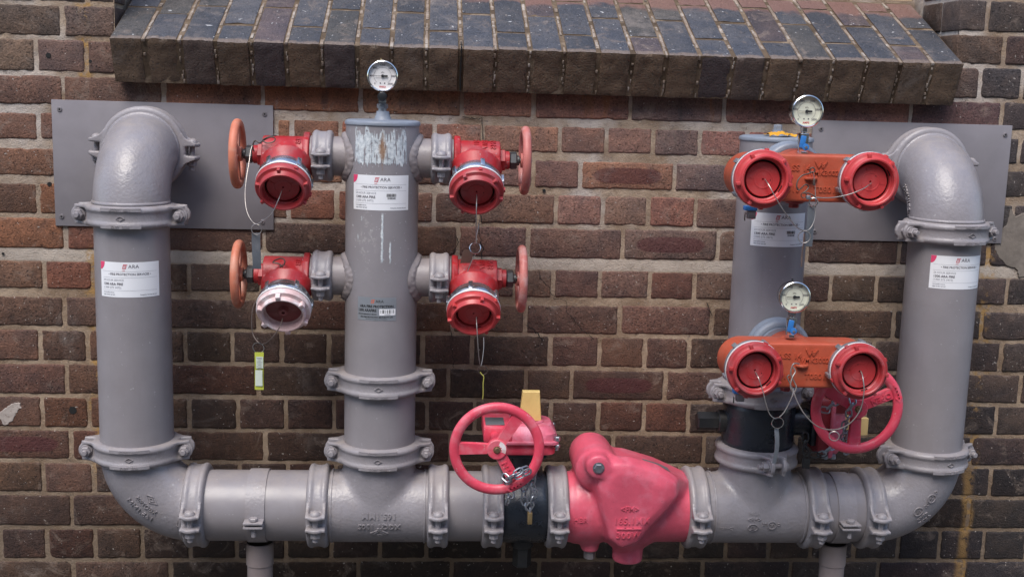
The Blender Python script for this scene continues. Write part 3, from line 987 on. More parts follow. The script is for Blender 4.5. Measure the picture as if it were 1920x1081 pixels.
# hairline settlement cracks: flat black ribbons painted for the shade inside them
ck = MB()
def crack(pts, w):
    P = []
    for a, b_ in zip(pts[:-1], pts[1:]):
        a, b_ = Vector(a), Vector(b_)
        for k in range(4):
            t = k / 4
            P.append(a + (b_ - a) * t + Vector((rb.uniform(-.0035, .0035), 0, rb.uniform(-.0035, .0035))))
    P.append(Vector(pts[-1]))
    L, Q = [], []
    for i, p in enumerate(P):
        d = (P[min(i + 1, len(P) - 1)] - P[max(i - 1, 0)]).normalized()
        nrm = Vector((-d.z, 0, d.x))
        ww = w * rb.uniform(0.4, 1.2) * (0.35 if i in (0, len(P) - 1) else 1)
        L.append((p.x + nrm.x * ww, -0.0030, p.z + nrm.z * ww))
        Q.append((p.x - nrm.x * ww, -0.0030, p.z - nrm.z * ww))
    n = len(P)
    vs = L + Q + [(a[0], 0.012, a[2]) for a in L] + [(a[0], 0.012, a[2]) for a in Q]
    fs = [(i, i + 1, n + i + 1, n + i) for i in range(n - 1)]
    ck.add(vs, fs)
crack([(0.1265, 0.0000, 1.0670), (0.1339, 0.0000, 1.1482), (0.1354, 0.0000, 1.1952), (0.1251, 0.0000, 1.2417), (0.1311, 0.0000, 1.2658), (0.1266, 0.0000, 1.2882)], 0.0011)
crack([(0.2769, 0.0000, 1.1440), (0.2885, 0.0000, 1.1172), (0.3053, 0.0000, 1.0971), (0.3196, 0.0000, 1.0729), (0.3469, 0.0000, 1.0638), (0.3533, 0.0000, 1.0365), (0.3830, 0.0000, 1.0026), (0.4042, 0.0000, 0.9823), (0.4224, 0.0000, 0.9687)], 0.0007)
crack([(0.0672, 0.0000, 1.2272), (0.0729, 0.0000, 1.2074), (0.0603, 0.0000, 1.1764)], 0.0012)
crack([(0.7034, 0.0000, 1.0695), (0.7155, 0.0000, 1.0490), (0.7260, 0.0000, 1.0354)], 0.0012)
crack([(0.0710, 0.0000, 1.7944), (0.0710, 0.0000, 1.7931)], 0.0001)
crack([(0.2478, 0.0000, 1.0006), (0.2684, 0.0000, 0.9900), (0.2795, 0.0000, 0.9791), (0.2910, 0.0000, 0.9600)], 0.0012)
crack([(0.0599, 0.0000, 0.9951), (0.0652, 0.0000, 0.9294), (0.0714, 0.0000, 0.8881)], 0.0008)
crack([(0.0757, 0.0000, 1.5130), (0.1017, 0.0000, 1.5137), (0.1277, 0.0000, 1.5144), (0.1302, 0.0000, 1.4653), (0.1297, 0.0000, 1.4327)], 0.0010)
ck.obj('crack', 'dark', wall, smooth=False)
# drilled holes and a missing patch of render
hl = MB()
for (p, r_) in (((-0.9026, 0.0000, 1.6347), 0.0060), ((-0.8740, 0.0000, 0.7703), 0.0095), ((-0.8055, 0.0000, 1.6239), 0.004), ((-0.9110, 0.0000, 1.3306), 0.005), ((0.2838, 0.0000, 1.3419), 0.004), ((-1.0269, 0.0000, 1.1599), 0.003)):
    hl.cyl((p[0], -0.0028, p[2]), (p[0], 0.01, p[2]), r_, 14)
hl.obj('drilled_hole', 'dark', wall)
def patch(name, cx, cz, rx, rz, mat, seed, y=-0.0035, n=40, label=None):
    rr = random.Random(seed)
    vs = [(cx, y, cz)]
    outer = []
    for i in range(n):
        a = 2 * PI * i / n
        k = 1 + 0.35 * mnoise.noise(Vector((math.cos(a) * 1.7 + seed, math.sin(a) * 1.7, 0))) + rr.uniform(-.06, .06)
        outer.append((cx + rx * k * math.cos(a), cz + rz * k * math.sin(a)))
    vs = [(p[0], y + 0.0025, p[1]) for p in outer] + [(cx + (p[0] - cx) * .93, y, cz + (p[1] - cz) * .93) for p in outer]
    fs = [(i, (i + 1) % n, n + (i + 1) % n, n + i) for i in range(n)] + [tuple(n + i for i in range(n))]
    return MB().add(vs, fs).obj(name, mat, wall, label=label)

M['sillmortar'] = paint('brown_stained_mortar', (0.11, 0.078, 0.052), 0.9, 0.3, fade=(0.27, 0.205, 0.145), fade_amt=0.8, bump=0.0015, spec=0.2)
M['pointing'] = paint('weathered_pointing', (0.26, 0.20, 0.155), 0.9, 0.3, fade=(0.46, 0.41, 0.36), fade_amt=0.8, dirt=(0.05, 0.04, 0.035), dirt_amt=0.8, dirt_scale=14.0, bump=0.0015, spec=0.2)
M['render'] = paint('grey_cement_render', (0.20, 0.17, 0.145), 0.9, 0.2, fade=(0.30, 0.26, 0.225), fade_amt=0.5, bump=0.0012, bump_scale=90, spec=0.2)
M['limewash'] = paint('white_lime_patch', (0.46, 0.40, 0.36), 0.9, 0.2, dirt=(0.15, 0.10, 0.08), dirt_amt=0.9, bump=0.001, spec=0.2, dirt_scale=60.0)
def outline_patch(name, pts, mat, y=-0.0032, label=None, wob=0.0025):
    P = []
    n0 = len(pts)
    for i in range(n0):
        a, b_ = pts[i], pts[(i + 1) % n0]
        for k in range(5):
            t = k / 5
            P.append((a[0] + (b_[0] - a[0]) * t + rb.uniform(-wob, wob), a[2] + (b_[2] - a[2]) * t + rb.uniform(-wob, wob)))
    return MB().prism(P, 0, -y + 0.006, T=Matrix(((1, 0, 0, 0), (0, 0, -1, 0.006), (0, 1, 0, 0), (0, 0, 0, 1))), bev=0.0015).obj(name, mat, wall, label=label)
outline_patch('cement_patch', [(1.4762, 0.0000, 1.3210), (1.4920, 0.0000, 1.3036), (1.5219, 0.0000, 1.3138), (1.5714, 0.0000, 1.3121), (1.5882, 0.0000, 1.1537), (1.5209, 0.0000, 1.1455), (1.5088, 0.0000, 1.1662), (1.4780, 0.0000, 1.1767),
              (1.4588, 0.0000, 1.1999), (1.4441, 0.0000, 1.2203), (1.4477, 0.0000, 1.2547), (1.4688, 0.0000, 1.2826)], 'render', label='grey cement render patch smeared over the bricks at the right edge')
outline_patch('lime_patch', [(-1.0471, 0.0000, 0.7686), (-1.0272, 0.0000, 0.7838), (-1.0037, 0.0000, 0.7908), (-0.9991, 0.0000, 0.7772), (-1.0127, 0.0000, 0.7594), (-1.0213, 0.0000, 0.7387), (-1.0423, 0.0000, 0.7290), (-1.0495, 0.0000, 0.7412), (-1.0619, 0.0000, 0.7520)], 'limewash',
              label='white lime patch flaking on a brick at the left edge')

# ------------------------------------------------------------------ sloping brick sill
SL = R(24)
SILL_Y, SILL_Z = -0.085, 1.6785
sill = thing('window_sill', 'projecting sloping sill of blue-black bricks on edge above the pipes', 'window sill', tr(0, SILL_Y, SILL_Z))
SB = Matrix.Rotation(SL, 4, 'X')
SX = [-0.7445 + 2.036 * k / 25 for k in range(26)]
first = [.205, .165, .225, .112, .228, .110, .228, .113, .226, .110, .230, .112, .228, .110, .228, .112, .229, .110, .228, .108, .230, .112, .228, .110, .226]
SLEN = 0.408
def rough_box(w, l, t, seed, nx=3, ny=5, nz=4, rad=0.004, front_rough=0.0014):
    """brick as a subdivided box, worn arrises; local x width, y length (0 = front), z up (0 = top)"""
    bm = bmesh.new()
    bmesh.ops.create_grid(bm, x_segments=1, y_segments=1, size=0.5)
    bm.free()
    vs, fs, ids = [], [], {}
    def gv(i, j, k):
        key = (i, j, k)
        if key not in ids:
            x, y, z_ = (i / nx - .5) * w, (j / ny) * l, -t + (k / nz) * t
            # soften arrises
            px = max(0, abs(x) - (w / 2 - rad)); py = max(0, rad - y) + max(0, y - (l - rad)); pz = max(0, rad + z_) + max(0, -t + rad - z_)
            n_on = (px > 0) + (py > 0) + (pz > 0)
            if n_on >= 2:
                s_ = 0.42 if n_on == 2 else 0.55
                x -= math.copysign(px * s_, x)
                y += (py * s_ if y < l / 2 else -py * s_)
                z_ += (-pz * s_ if z_ > -t / 2 else pz * s_)
            q = Vector((x * 60 + seed * 3.3, y * 60, z_ * 60))
            a = 0.0006 if y > 0.01 else front_rough
            d = mnoise.noise_vector(q) * a + (mnoise.noise_vector(q * 2.7) * a * 0.8 if y < 0.02 else Vector())
            ids[key] = len(vs)
            vs.append((x + d.x, y + d.y * 1.4, z_ + d.z))
        return ids[key]
    for k0, ax in ((0, 2), (nz, 2)):
        for i in range(nx):
            for j in range(ny):
                fs.append((gv(i, j, k0), gv(i + 1, j, k0), gv(i + 1, j + 1, k0), gv(i, j + 1, k0)))
    for j0 in (0, ny):
        for i in range(nx):
            for k in range(nz):
                fs.append((gv(i, j0, k), gv(i + 1, j0, k), gv(i + 1, j0, k + 1), gv(i, j0, k + 1)))
    for i0 in (0, nx):
        for j in range(ny):
            for k in range(nz):
                fs.append((gv(i0, j, k), gv(i0, j + 1, k), gv(i0, j + 1, k + 1), gv(i0, j, k + 1)))
    return vs, fs
for c in range(25):
    x0, x1 = SX[c], SX[c + 1]
    gap = 0.0045
    w = (x1 - x0) - 2 * gap + rb.uniform(-0.0015, 0.0015)
    xc = (x0 + x1) / 2 + rb.uniform(-0.001, 0.001)
    y = 0.0
    L = first[c]
    kk = 0
    while y < SLEN - 0.02:
        L2 = min(L, SLEN - y)
        vs, fs = rough_box(w, L2 - 0.007, 0.112, c * 7 + kk, 9 if kk == 0 else 4, max(3, int(L2 / (0.014 if kk == 0 else 0.035))), 12 if kk == 0 else 5)
        T = SB @ tr(xc, y + (rb.uniform(-0.003, 0.003) if kk == 0 else 0), rb.uniform(-0.0012, 0.0012))
        o = MB().add(vs, fs).obj('brick', 'sillbrick', sill, T, angle=60)
        t = rb.random()
        base = (0.056, 0.059, 0.070) if t < .7 else ((0.075, 0.058, 0.062) if t < .85 else (0.066, 0.064, 0.064))
        k = rb.uniform(0.85, 1.2)
        if c < 5:
            base = tuple(b_ * 1.15 for b_ in base)
        o.color = tuple(b_ * k for b_ in base) + (1,)
        y += L2
        L = 0.228
        kk += 1
# sill mortar, recessed
sm = MB()
sm.box(((SX[0] + SX[25]) / 2, SLEN / 2 + 0.0030, -0.0575), (2.026, SLEN - 0.0015, 0.1085), T=SB)
def bead(c, a, b_, h_):
    pass
smo = sm.obj('mortar', 'sillmortar', sill, smooth=False)
ckm = MB()
for i in range(9):
    ckm.box((SX[10] + rb.uniform(-.0006, .0006), 0.0005 - 0.0, -0.006 - 0.0118 * i), (rb.uniform(0.0015, 0.0050), 0.0065, 0.0122), T=SB)
for i in range(4):
    ckm.box((SX[10] + rb.uniform(-.0006, .0006), 0.004 + 0.009 * i, -0.0005), (rb.uniform(0.0015, 0.0040), 0.0095, 0.0060), T=SB)
ckm.obj('crack', 'dark', sill, smooth=False)
# raised dabs of pointing in the joints
pt = MB()
for c in range(1, 25):
    n = 16
    for i in range(n):
        y0 = SLEN * i / n
        if rb.random() < 0.72:
            wd = rb.uniform(0.005, 0.0085)
            pt.box((SX[c] + rb.uniform(-.0008, .0008), y0 + SLEN / n / 2, -0.0045 + rb.uniform(-0.001, 0.0012)), (wd, SLEN / n * rb.uniform(.8, 1.25), 0.007), T=SB, bev=0.001)
for c in range(1, 25):
    if c == 10:
        continue
    for i in range(10):
        if rb.random() < 0.55:
            pt.box((SX[c] + rb.uniform(-.0022, .0022), 0.0035 + rb.uniform(-.0006, .0010), -0.007 - 0.0108 * i), (rb.uniform(0.0018, 0.0055), 0.006, 0.0108 * rb.uniform(.5, 1.2)), T=SB, bev=0.0008)
pto = pt.obj('pointing', 'pointing', sill)
pto['kind'] = 'stuff'

MB().box((0.276, 0.345, 1.60), (2.06, 0.10, 0.50)).obj('inner_wall', 'mortar', wall, smooth=False)
for x0_, x1_ in ((1.302, 1.50), (-0.95, -0.750)):
    MB().box(((x0_ + x1_) / 2, 0.36, 1.95), (x1_ - x0_, 0.226, 1.0)).obj('inner_wall', 'mortar', wall, smooth=False)
# timber window at the back of the recess
win = thing('timber_window', 'cream timber window frame at the back of the recess above the sloping sill', 'window', tr(0.276, 0.345, 1.832))
MB().box((0, 0, 0.028), (2.05, 0.075, 0.034), bev=0.003).obj('frame', 'timber', win)
MB().box((0, 0.02, 0.30), (2.05, 0.006, 0.46)).obj('pane', 'glass', win, smooth=False)
for x in (-1.0, -0.34, 0.34, 1.0):
    MB().box((x, 0.0, 0.285), (0.055, 0.06, 0.478), bev=0.003).obj('mullion', 'timber', win)

# ------------------------------------------------------------------ wall plates
def wall_plate(name, label, x0, x1, z0, z1, screws, holes=()):
    t = thing(name, label, 'metal plate', tr((x0 + x1) / 2, -0.004, (z0 + z1) / 2), 'flat grey metal plates where the pipes enter the wall')
    MB().box((0, 0, 0), (x1 - x0, 0.006, z1 - z0), bev=0.001).obj('sheet', 'plate', t)
    for (sx, sz) in screws:
        mb = MB().cyl((sx - (x0 + x1) / 2, -0.003, sz - (z0 + z1) / 2), (sx - (x0 + x1) / 2, -0.0052, sz - (z0 + z1) / 2), 0.0058, 16, bev=0.0008)
        mb.obj('screw', 'screw', t)
        MB().hexa((sx - (x0 + x1) / 2, -0.0049, sz - (z0 + z1) / 2), (sx - (x0 + x1) / 2, -0.0056, sz - (z0 + z1) / 2), 0.0024, ch=0.0002).obj('screw_socket', 'dark', t)
    return t
sc = [(-0.8793, -0.0100, 1.5095), (-0.8831, -0.0100, 1.2536), (-0.3973, -0.0100, 1.5110), (-0.4041, -0.0100, 1.2506)]
wall_plate('wall_plate', 'flat grey plate behind the left elbow, beside the topmost orange handwheel', -0.8985, -0.3775, 1.231, 1.532, [(p[0], p[2]) for p in sc])
sc = [(0.9692, -0.0100, 1.5106), (1.4427, -0.0100, 1.5082), (0.9715, -0.0100, 1.2546), (1.4411, -0.0100, 1.2449)]
wall_plate('wall_plate', 'flat grey plate behind the right elbow and the upper orange manifold', 0.948, 1.4595, 1.2335, 1.532, [(p[0], p[2]) for p in sc])

# ------------------------------------------------------------------ grey pipework
PY = -0.2144          # all pipe axes stand this far off the wall
ZH = 0.603            # axis height of the long horizontal run
EL = 0.1387           # elbow / tee centre to joint
PR = 0.0826           # 165 mm pipe radius
XA, XB, XC, XD = -0.667, -0.1065, 0.7977, 1.2182
ZT = 1.287            # upper joints of the outer risers
ZBR = (1.4275, 1.1545)
ZMF = (1.421, 1.023)
pw = thing('fire_pipework', 'grey painted steel pipework of four risers joined by a long horizontal run along the wall', 'pipework', tr(0, PY, 0))
OFF = tr(0, -PY, 0)   # world coordinates under pw
def P_(mb):
    mb.v = [(x, y - PY, z) for x, y, z in mb.v]
    return mb

def pipe(name, p0, p1, r, mat, label=None, n=72):
    return P_(MB().cyl(p0, p1, r, n)).obj(name, mat, pw, label=label)
pipe('riser_pipe', (XA, PY, ZH + EL - 0.005), (XA, PY, ZT + 0.005), PR, 'pipe', 'leftmost riser pipe')
pipe('riser_pipe', (XB, PY, 0.911), (XB, PY, 1.503), PR, 'riser', 'riser pipe with scraped silver paint patches')
pipe('spool_pipe', (XB, PY, ZH + EL - 0.005), (XB, PY, 0.911), PR, 'pipe')
pipe('riser_pipe', (XC, PY, 0.895), (XC, PY, 1.490), PR, 'pipe', 'riser pipe behind the orange manifolds')
pipe('riser_pipe', (XD, PY, ZH + EL - 0.005), (XD, PY, ZT + 0.005), PR, 'pipe', 'rightmost riser pipe')
for a, b_ in ((XA + EL, -0.248), (0.0335, 0.162), (0.9365, 1.0795)):
    pipe('horizontal_pipe', (a, PY, ZH), (b_, PY, ZH), PR, 'pipe')
# end caps on the two inner risers
for X, Z in ((XB, 1.503), (XC, 1.490)):
    P_(MB().rev([(PR - .001, -0.004), (PR + 0.0022, -0.002), (PR + 0.0030, 0.002), (PR + 0.001, 0.006), (PR - 0.006, 0.0085), (0.0, 0.0095)], T=tr(X, PY, Z), n=72)).obj('end_cap', 'bluegrey', pw)

def elbow(center, e1, e2, r, E, name='elbow', mat='cast', n=28, m=64, label=None):
    """quarter torus from direction e1 to e2 about the bend centre; e1,e2 unit vectors from the centre"""
    c, e1, e2 = Vector(center), Vector(e1), Vector(e2)
    ax = e1.cross(e2)
    vs, fs = [], []
    for i in range(n + 1):
        a = (PI / 2) * i / n
        d = e1 * math.cos(a) + e2 * math.sin(a)
        for j in range(m):
            b_ = 2 * PI * j / m
            vs.append(c + d * (E + r * math.cos(b_)) + ax * (r * math.sin(b_)))
    for i in range(n):
        for j in range(m):
            j2 = (j + 1) % m
            fs.append((i * m + j, (i + 1) * m + j, (i + 1) * m + j2, i * m + j2))
    mb = MB().add(vs, fs)
    # end collars (grooved ends)
    for p, t in ((c + e1 * E, e2), (c + e2 * E, e1)):
        T = basis(-t, None, p)
        mb.rev([(r - 0.002, -0.004), (r + 0.0018, -0.003), (r + 0.0018, 0.0), (r + 0.0018, 0.004), (r - 0.004, 0.004)], T=T, n=64, caps=False)
        T2 = basis(t, None, p + t * 0.0285)
        mb.rev([(r - 0.003, -0.0035), (r + 0.0016, -0.0025), (r + 0.0022, 0.0), (r + 0.0010, 0.0025), (r - 0.003, 0.004)], T=T2, n=64, caps=False)
    return P_(mb).obj(name, mat, pw, label=label, angle=60)
RE = PR + 0.0012
elbow((XA + EL, PY, ZH + EL), (0, 0, -1), (-1, 0, 0), RE, EL, label='lower left elbow with raised lettering')
elbow((XD - EL, PY, ZH + EL), (0, 0, -1), (1, 0, 0), RE, EL, label='lower right elbow with raised lettering')
elbow((XA, PY + EL, ZT), (0, -1, 0), (0, 0, 1), RE, EL, label='top left elbow turning into the wall')
elbow((XD, PY + EL, ZT), (0, -1, 0), (0, 0, 1), RE, EL, label='top right elbow turning into the wall')
for X in (XA, XD):
    pipe('wall_stub', (X, PY + EL - 0.005, ZT + EL), (X, 0.02, ZT + EL), PR, 'pipe')

# tees: union of run and branch, smoothed into each other
def tee(X, label=None):
    mb = MB()
    mb.cyl((X - EL, PY, ZH), (X + EL, PY, ZH), PR + 0.0025, 64)
    mb.cyl((X, PY, ZH), (X, PY, ZH + EL), PR + 0.0025, 64)
    0 and mb.rev([(0.02, 0.02), (PR + 0.030, 0.045), (PR + 0.020, 0.070), (PR + 0.006, 0.095), (PR + 0.001, 0.105), (0.02, 0.105)], T=tr(X, PY, ZH), n=64, caps=False)
    return remeshed(P_(mb), 'tee', 0.0042, 34, 'cast', pw, label)
tee(XB, 'tee under the scraped riser')
tee(XC, 'tee under the black valve on the third riser')
for X in (XB, XC):
    for s_ in (-1, 1):
        P_(MB().rev([(PR, -0.003), (PR + 0.0045, -0.002), (PR + 0.0050, 0.0), (PR + 0.0045, 0.002), (PR, 0.003)], T=basis((1, 0, 0), None, (X + s_ * (EL - 0.030), PY, ZH)), n=64, caps=False)).obj('tee_collar', 'cast', pw)

# branch outlets with weld beads
for zb in ZBR:
    for s_ in (-1, 1):
        pipe('branch_outlet', (XB + s_ * 0.05, PY, zb), (XB + s_ * 0.160, PY, zb), 0.0445, 'branch', n=48)
        mb = MB()
        vs, fs = [], []
        nb, nr = 96, 7
        for i in range(nb):
            a = 2 * PI * i / nb
            for j in range(nr):
                t = j / (nr - 1)
                rr_ = 0.0445 + (1 - t) * 0.012
                y_, z_ = rr_ * math.cos(a), rr_ * math.sin(a)
                x_ = math.sqrt(max(0, (PR + 0.0006) ** 2 - y_ * y_))
                x_ = x_ + t * 0.009 + 0.0030 * math.sin(PI * t)
                d = mnoise.noise(Vector((math.cos(a) * 9, math.sin(a) * 9, t * 3 + s_ + zb))) * 0.0022
                rr2 = rr_ + d
                vs.append((XB + s_ * (x_ + d * .6), PY + rr2 * math.cos(a), zb + rr2 * math.sin(a)))
        for i in range(nb):
            i2 = (i + 1) % nb
            for j in range(nr - 1):
                fs.append((i * nr + j, i2 * nr + j, i2 * nr + j + 1, i * nr + j + 1))
        P_(mb.add(vs, fs)).obj('weld_bead', 'branch', pw, angle=80)

# grooved couplings -----------------------------------------------------------
_cc = {}
def coupling_meshes(r, W, wall_t, lug):
    """local Z = pipe axis, X = lug direction, Y = bolt direction"""
    key = (r, W)
    if key in _cc:
        return _cc[key]
    h = W / 2
    o = wall_t
    prof = [(r - 0.001, -h), (r + o * .30, -h), (r + o * .66, -h * .94), (r + o * .92, -h * .80), (r + o, -h * .62), (r + o * .94, -h * .46), (r + o * .80, -h * .36),
            (r + o * .76, 0), (r + o * .80, h * .36), (r + o * .94, h * .46), (r + o, h * .62), (r + o * .92, h * .80), (r + o * .66, h * .94), (r + o * .30, h), (r - 0.001, h), (r - 0.001, -h)]
    mb = MB()
    gap = math.asin(0.0008 / (r + o))
    for k in (0, 1):
        mb.rev(prof, n=40, a0=k * PI + gap, a1=(k + 1) * PI - gap)
    xb = r + lug
    c0, c1 = 0.0105, 0.0200
    if r < 0.06:
        c0, c1 = 0.0095, 0.0170
    for sx in (-1, 1):
        for sy in (-1, 1):
            # oval lug plate seen along Y
            poly = [(r - 0.004, -h * .92)]
            er = h * 0.80
            for i in range(9):
                a = -PI / 2 + PI * i / 8
                poly.append((xb + er * 0.95 * math.cos(a), er * math.sin(a)))
            poly.append((r - 0.004, h * .92))
            T = Matrix(((sx, 0, 0, 0), (0, 0, sy, 0), (0, 1, 0, 0), (0, 0, 0, 1)))
            mb.prism(poly, c0, c1, T=T, bev=0.0018)
            # swept webs joining lug and ring
            for sz in (-1, 1):
                z0, z1 = sz * h * .60, sz * h * .90
                za, zb2 = min(z0, z1), max(z0, z1)
                pl = []
                pl.append((xb + er * .55, c1 - 0.001))
                pl.append((xb + er * .55, c0 + 0.001))
                pl.append((r + o * .3, c0 + 0.001))
                a2 = R(25)
                pl.append(((r + o * .5) * math.cos(a2), (r + o * .5) * math.sin(a2)))
                a3 = R(24)
                pl.append(((r + o * .98) * math.cos(a3), (r + o * .98) * math.sin(a3)))
                a4 = R(17)
                pl.append(((r + o * 1.18) * math.cos(a4), (r + o * 1.18) * math.sin(a4)))
                T3 = Matrix(((sx, 0, 0, 0), (0, sy, 0, 0), (0, 0, 1, 0), (0, 0, 0, 1)))
                mb.prism(pl, za, zb2, T=T3)
    ho = remeshed(mb, 'coupling', 0.0022 if r > 0.06 else 0.0017, 3, 'coupling')
    housing = ho.data
    bpy.data.objects.remove(ho)
    bolts = []
    br = 0.0062 if r > 0.06 else 0.0052
    for sx in (-1, 1):
        b2 = MB()
        X = sx * xb
        b2.cyl((X, -c1 - 0.026, 0), (X, c1 + 0.004, 0), br, 16, bev=0.001)
        b2.rev([(0, 0.0095), (0.005, 0.009), (0.0090, 0.0065), (0.0118, 0.0025), (0.0122, 0.0), (0, 0)], T=basis((0, 1, 0), None, (X, c1 + 0.0005, 0)), n=20, caps=False)
        b2.cyl((X, -c1 - 0.003, 0), (X, -c1 + 0.0005, 0), 0.0140 if r > .06 else .0118, 20, bev=0.0008)
        b2.hexa((X, -c1 - 0.0155, 0), (X, -c1 - 0.003, 0), 0.0118 if r > .06 else .0098)
        bolts.append(b2.mesh('bolt', True, 35))
        bolts[-1].materials.append(M['coupling'])
    _cc[key] = (housing, bolts)
    return _cc[key]

def coupling(pos, axis, bdir, r=PR, W=0.050, wall_t=0.0165, lug=0.0275, label=None, plates=True, parent=None, mat=None):
    hs, bs = coupling_meshes(r, W, wall_t, lug)
    T = basis(axis, bdir, (pos[0], pos[1] - PY, pos[2]))
    o = link('coupling', hs, pw, T, label)
    for b_ in bs:
        link('bolt', b_, o)
    if plates:
        # raised name bands with a diamond between them
        q = MB()
        def fn(u, v, hgt):
            a = PI * 1.5 + u / (r + wall_t)
            rr_ = r + wall_t * (1.0 if abs(v) > W * .2 else .77) + hgt
            return (rr_ * math.cos(a), rr_ * math.sin(a), v)
        for v0 in (-W * .37, W * .37):
            def band(u, v, hgt):
                return fn(u, v, hgt)
            vs, fs = [], []
            n = 8
            for i in range(n + 1):
                u = -0.045 + 0.09 * i / n
                vs += [fn(u, v0 - 0.0045, -0.003), fn(u, v0 - 0.0038, 0.0012), fn(u, v0 + 0.0038, 0.0012), fn(u, v0 + 0.0045, -0.003)]
            for i in range(n):
                for j in range(3):
                    fs.append((i * 4 + j, (i + 1) * 4 + j, (i + 1) * 4 + j + 1, i * 4 + j + 1))
            fs += [(0, 1, 2, 3), (n * 4 + 3, n * 4 + 2, n * 4 + 1, n * 4)]
            q.add(vs, fs)
        dl = [(-0.009, 0), (0, 0.0048), (0.009, 0), (0, -0.0048), (-0.009, 0)]
        poly_line(q, fn, dl, 0.0011, 0.0024)
        def fn2(u, v, hgt):
            return fn(u, v + W * .37, hgt + 0.0012)
        def fn3(u, v, hgt):
            a = PI * 1.5 + u / (r + wall_t)
            rr_ = r + wall_t + hgt + 0.0012
            return (rr_ * math.cos(a), rr_ * math.sin(a), v - W * .37)
        text_on(q, fn2, 'XGQT1 165.1', 0.0075, 0, 0, 0.0010, bold=.0002)
        text_on(q, fn3, 'KN77   2500', 0.0075, 0, 0, 0.0010, bold=.0002)
        q.obj('name_band', 'coupling', o)
    return o
def rotz(a):
    return (math.cos(R(a)), math.sin(R(a)), 0)
ZJ = ZH + EL
coupling((XA, PY, ZJ), (0, 0, 1), rotz(2), label='coupling under the leftmost riser')
coupling((XA, PY, ZT), (0, 0, 1), rotz(-1), label='coupling on top of the leftmost riser')
coupling((XB, PY, ZJ), (0, 0, 1), rotz(0))
coupling((XB, PY, 0.911), (0, 0, 1), rotz(0))
coupling((XC, PY, ZJ), (0, 0, 1), (math.sin(R(10)), -math.cos(R(10)), 0), plates=False, label='coupling with its bolt turned to the front below the black valve')
coupling((XC, PY, 0.895), (0, 0, 1), rotz(4))
coupling((XD, PY, ZJ), (0, 0, 1), rotz(14))
coupling((XD, PY, ZT), (0, 0, 1), rotz(14))
coupling((XA, PY + EL, ZT + EL), (0, -1, 0), (1, 0, -0.03), plates=False)
coupling((XD, PY + EL, ZT + EL), (0, -1, 0), (1, 0, -0.03), plates=False)
for x, tw in ((XA + EL, 6), (-0.2465, 6), (0.0335, 6), (0.162, 6), (0.3150, 6), (0.6500, 6), (0.9365, 8), (1.0765, 8)):
    coupling((x, PY, ZH), (-1, 0, 0), (0, -math.cos(R(tw)), -math.sin(R(tw)) * 0.3), plates=False)
for zb in ZBR:
    for s_ in (-1, 1):
        coupling((XB + s_ * 0.133, PY, zb), (-1, 0, 0), (0, -1, -0.08), r=0.0448, W=0.047, wall_t=0.0135, lug=0.0195, plates=False)

# manifold branches: short stub, blue-grey coupling facing the viewer
for zb in ZMF:
    pipe('manifold_stub', (XC, PY - 0.05, zb), (XC, -0.372, zb), 0.0560, 'bluegrey', n=48)
    P_(MB().rev([(0.057, -0.024), (0.063, -0.024), (0.068, -0.021), (0.0712, -0.015), (0.0702, -0.008), (0.068, -0.005), (0.068, 0.005), (0.0702, 0.008), (0.0712, 0.015), (0.068, 0.021), (0.063, 0.024), (0.057, 0.024)],
               T=basis((0, -1, 0), None, (XC, -0.335, zb)), n=64, caps=False)).obj('manifold_coupling', 'bluegrey', pw)

# pipe stands under the horizontal run
def stand(X, label):
    t = thing('pipe_stand', label, 'pipe stand', tr(X, PY, 0), 'posts holding up the horizontal pipe')
    r = 0.030
    MB().cyl((0, 0, 0), (0, 0, ZH - PR - 0.035), r, 32).obj('post', 'stand', t)
    MB().rev([(r, -0.002), (r + 0.0022, 0), (r + 0.0022, 0.052), (r, 0.054)], T=tr(0, 0, ZH - PR - 0.062), n=32, caps=False).obj('collar', 'stand', t)
    MB().box((0, 0, 0.004), (0.14, 0.14, 0.008), bev=0.001).obj('foot_plate', 'stand', t)
    rs = PR + 0.0032
    mb = MB()
    mb.rev([(PR + 0.0003, -0.022), (rs, -0.022), (rs + .0006, 0), (rs, 0.022), (PR + 0.0003, 0.022)], T=basis((1, 0, 0), (0, 0, 1), (0, 0, ZH)), n=64, caps=False)
    mb.obj('saddle_strap', 'coupling', t)
    mb = MB()
    for dz in (0.0015, -0.0085):
        mb.box((0, -rs - 0.012, ZH - 0.006 + dz), (0.044, 0.036, 0.0045), bev=0.001)
    mb.obj('strap_ear', 'coupling', t)
    mb = MB()
    mb.hexa((0, -rs - 0.015, ZH - 0.0018), (0, -rs - 0.015, ZH + 0.006), 0.0105)
    mb.cyl((0, -rs - 0.015, ZH - 0.040), (0, -rs - 0.015, ZH), 0.0055, 12, bev=0.001)
    mb.hexa((0, -rs - 0.015, ZH - 0.025), (0, -rs - 0.015, ZH - 0.017), 0.0095)
    mb.obj('bolt', 'coupling', t)
stand(-0.387, 'grey post and strap clamp under the horizontal pipe near the left elbow')
stand(1.006, 'grey post and strap clamp under the horizontal pipe near the right elbow')

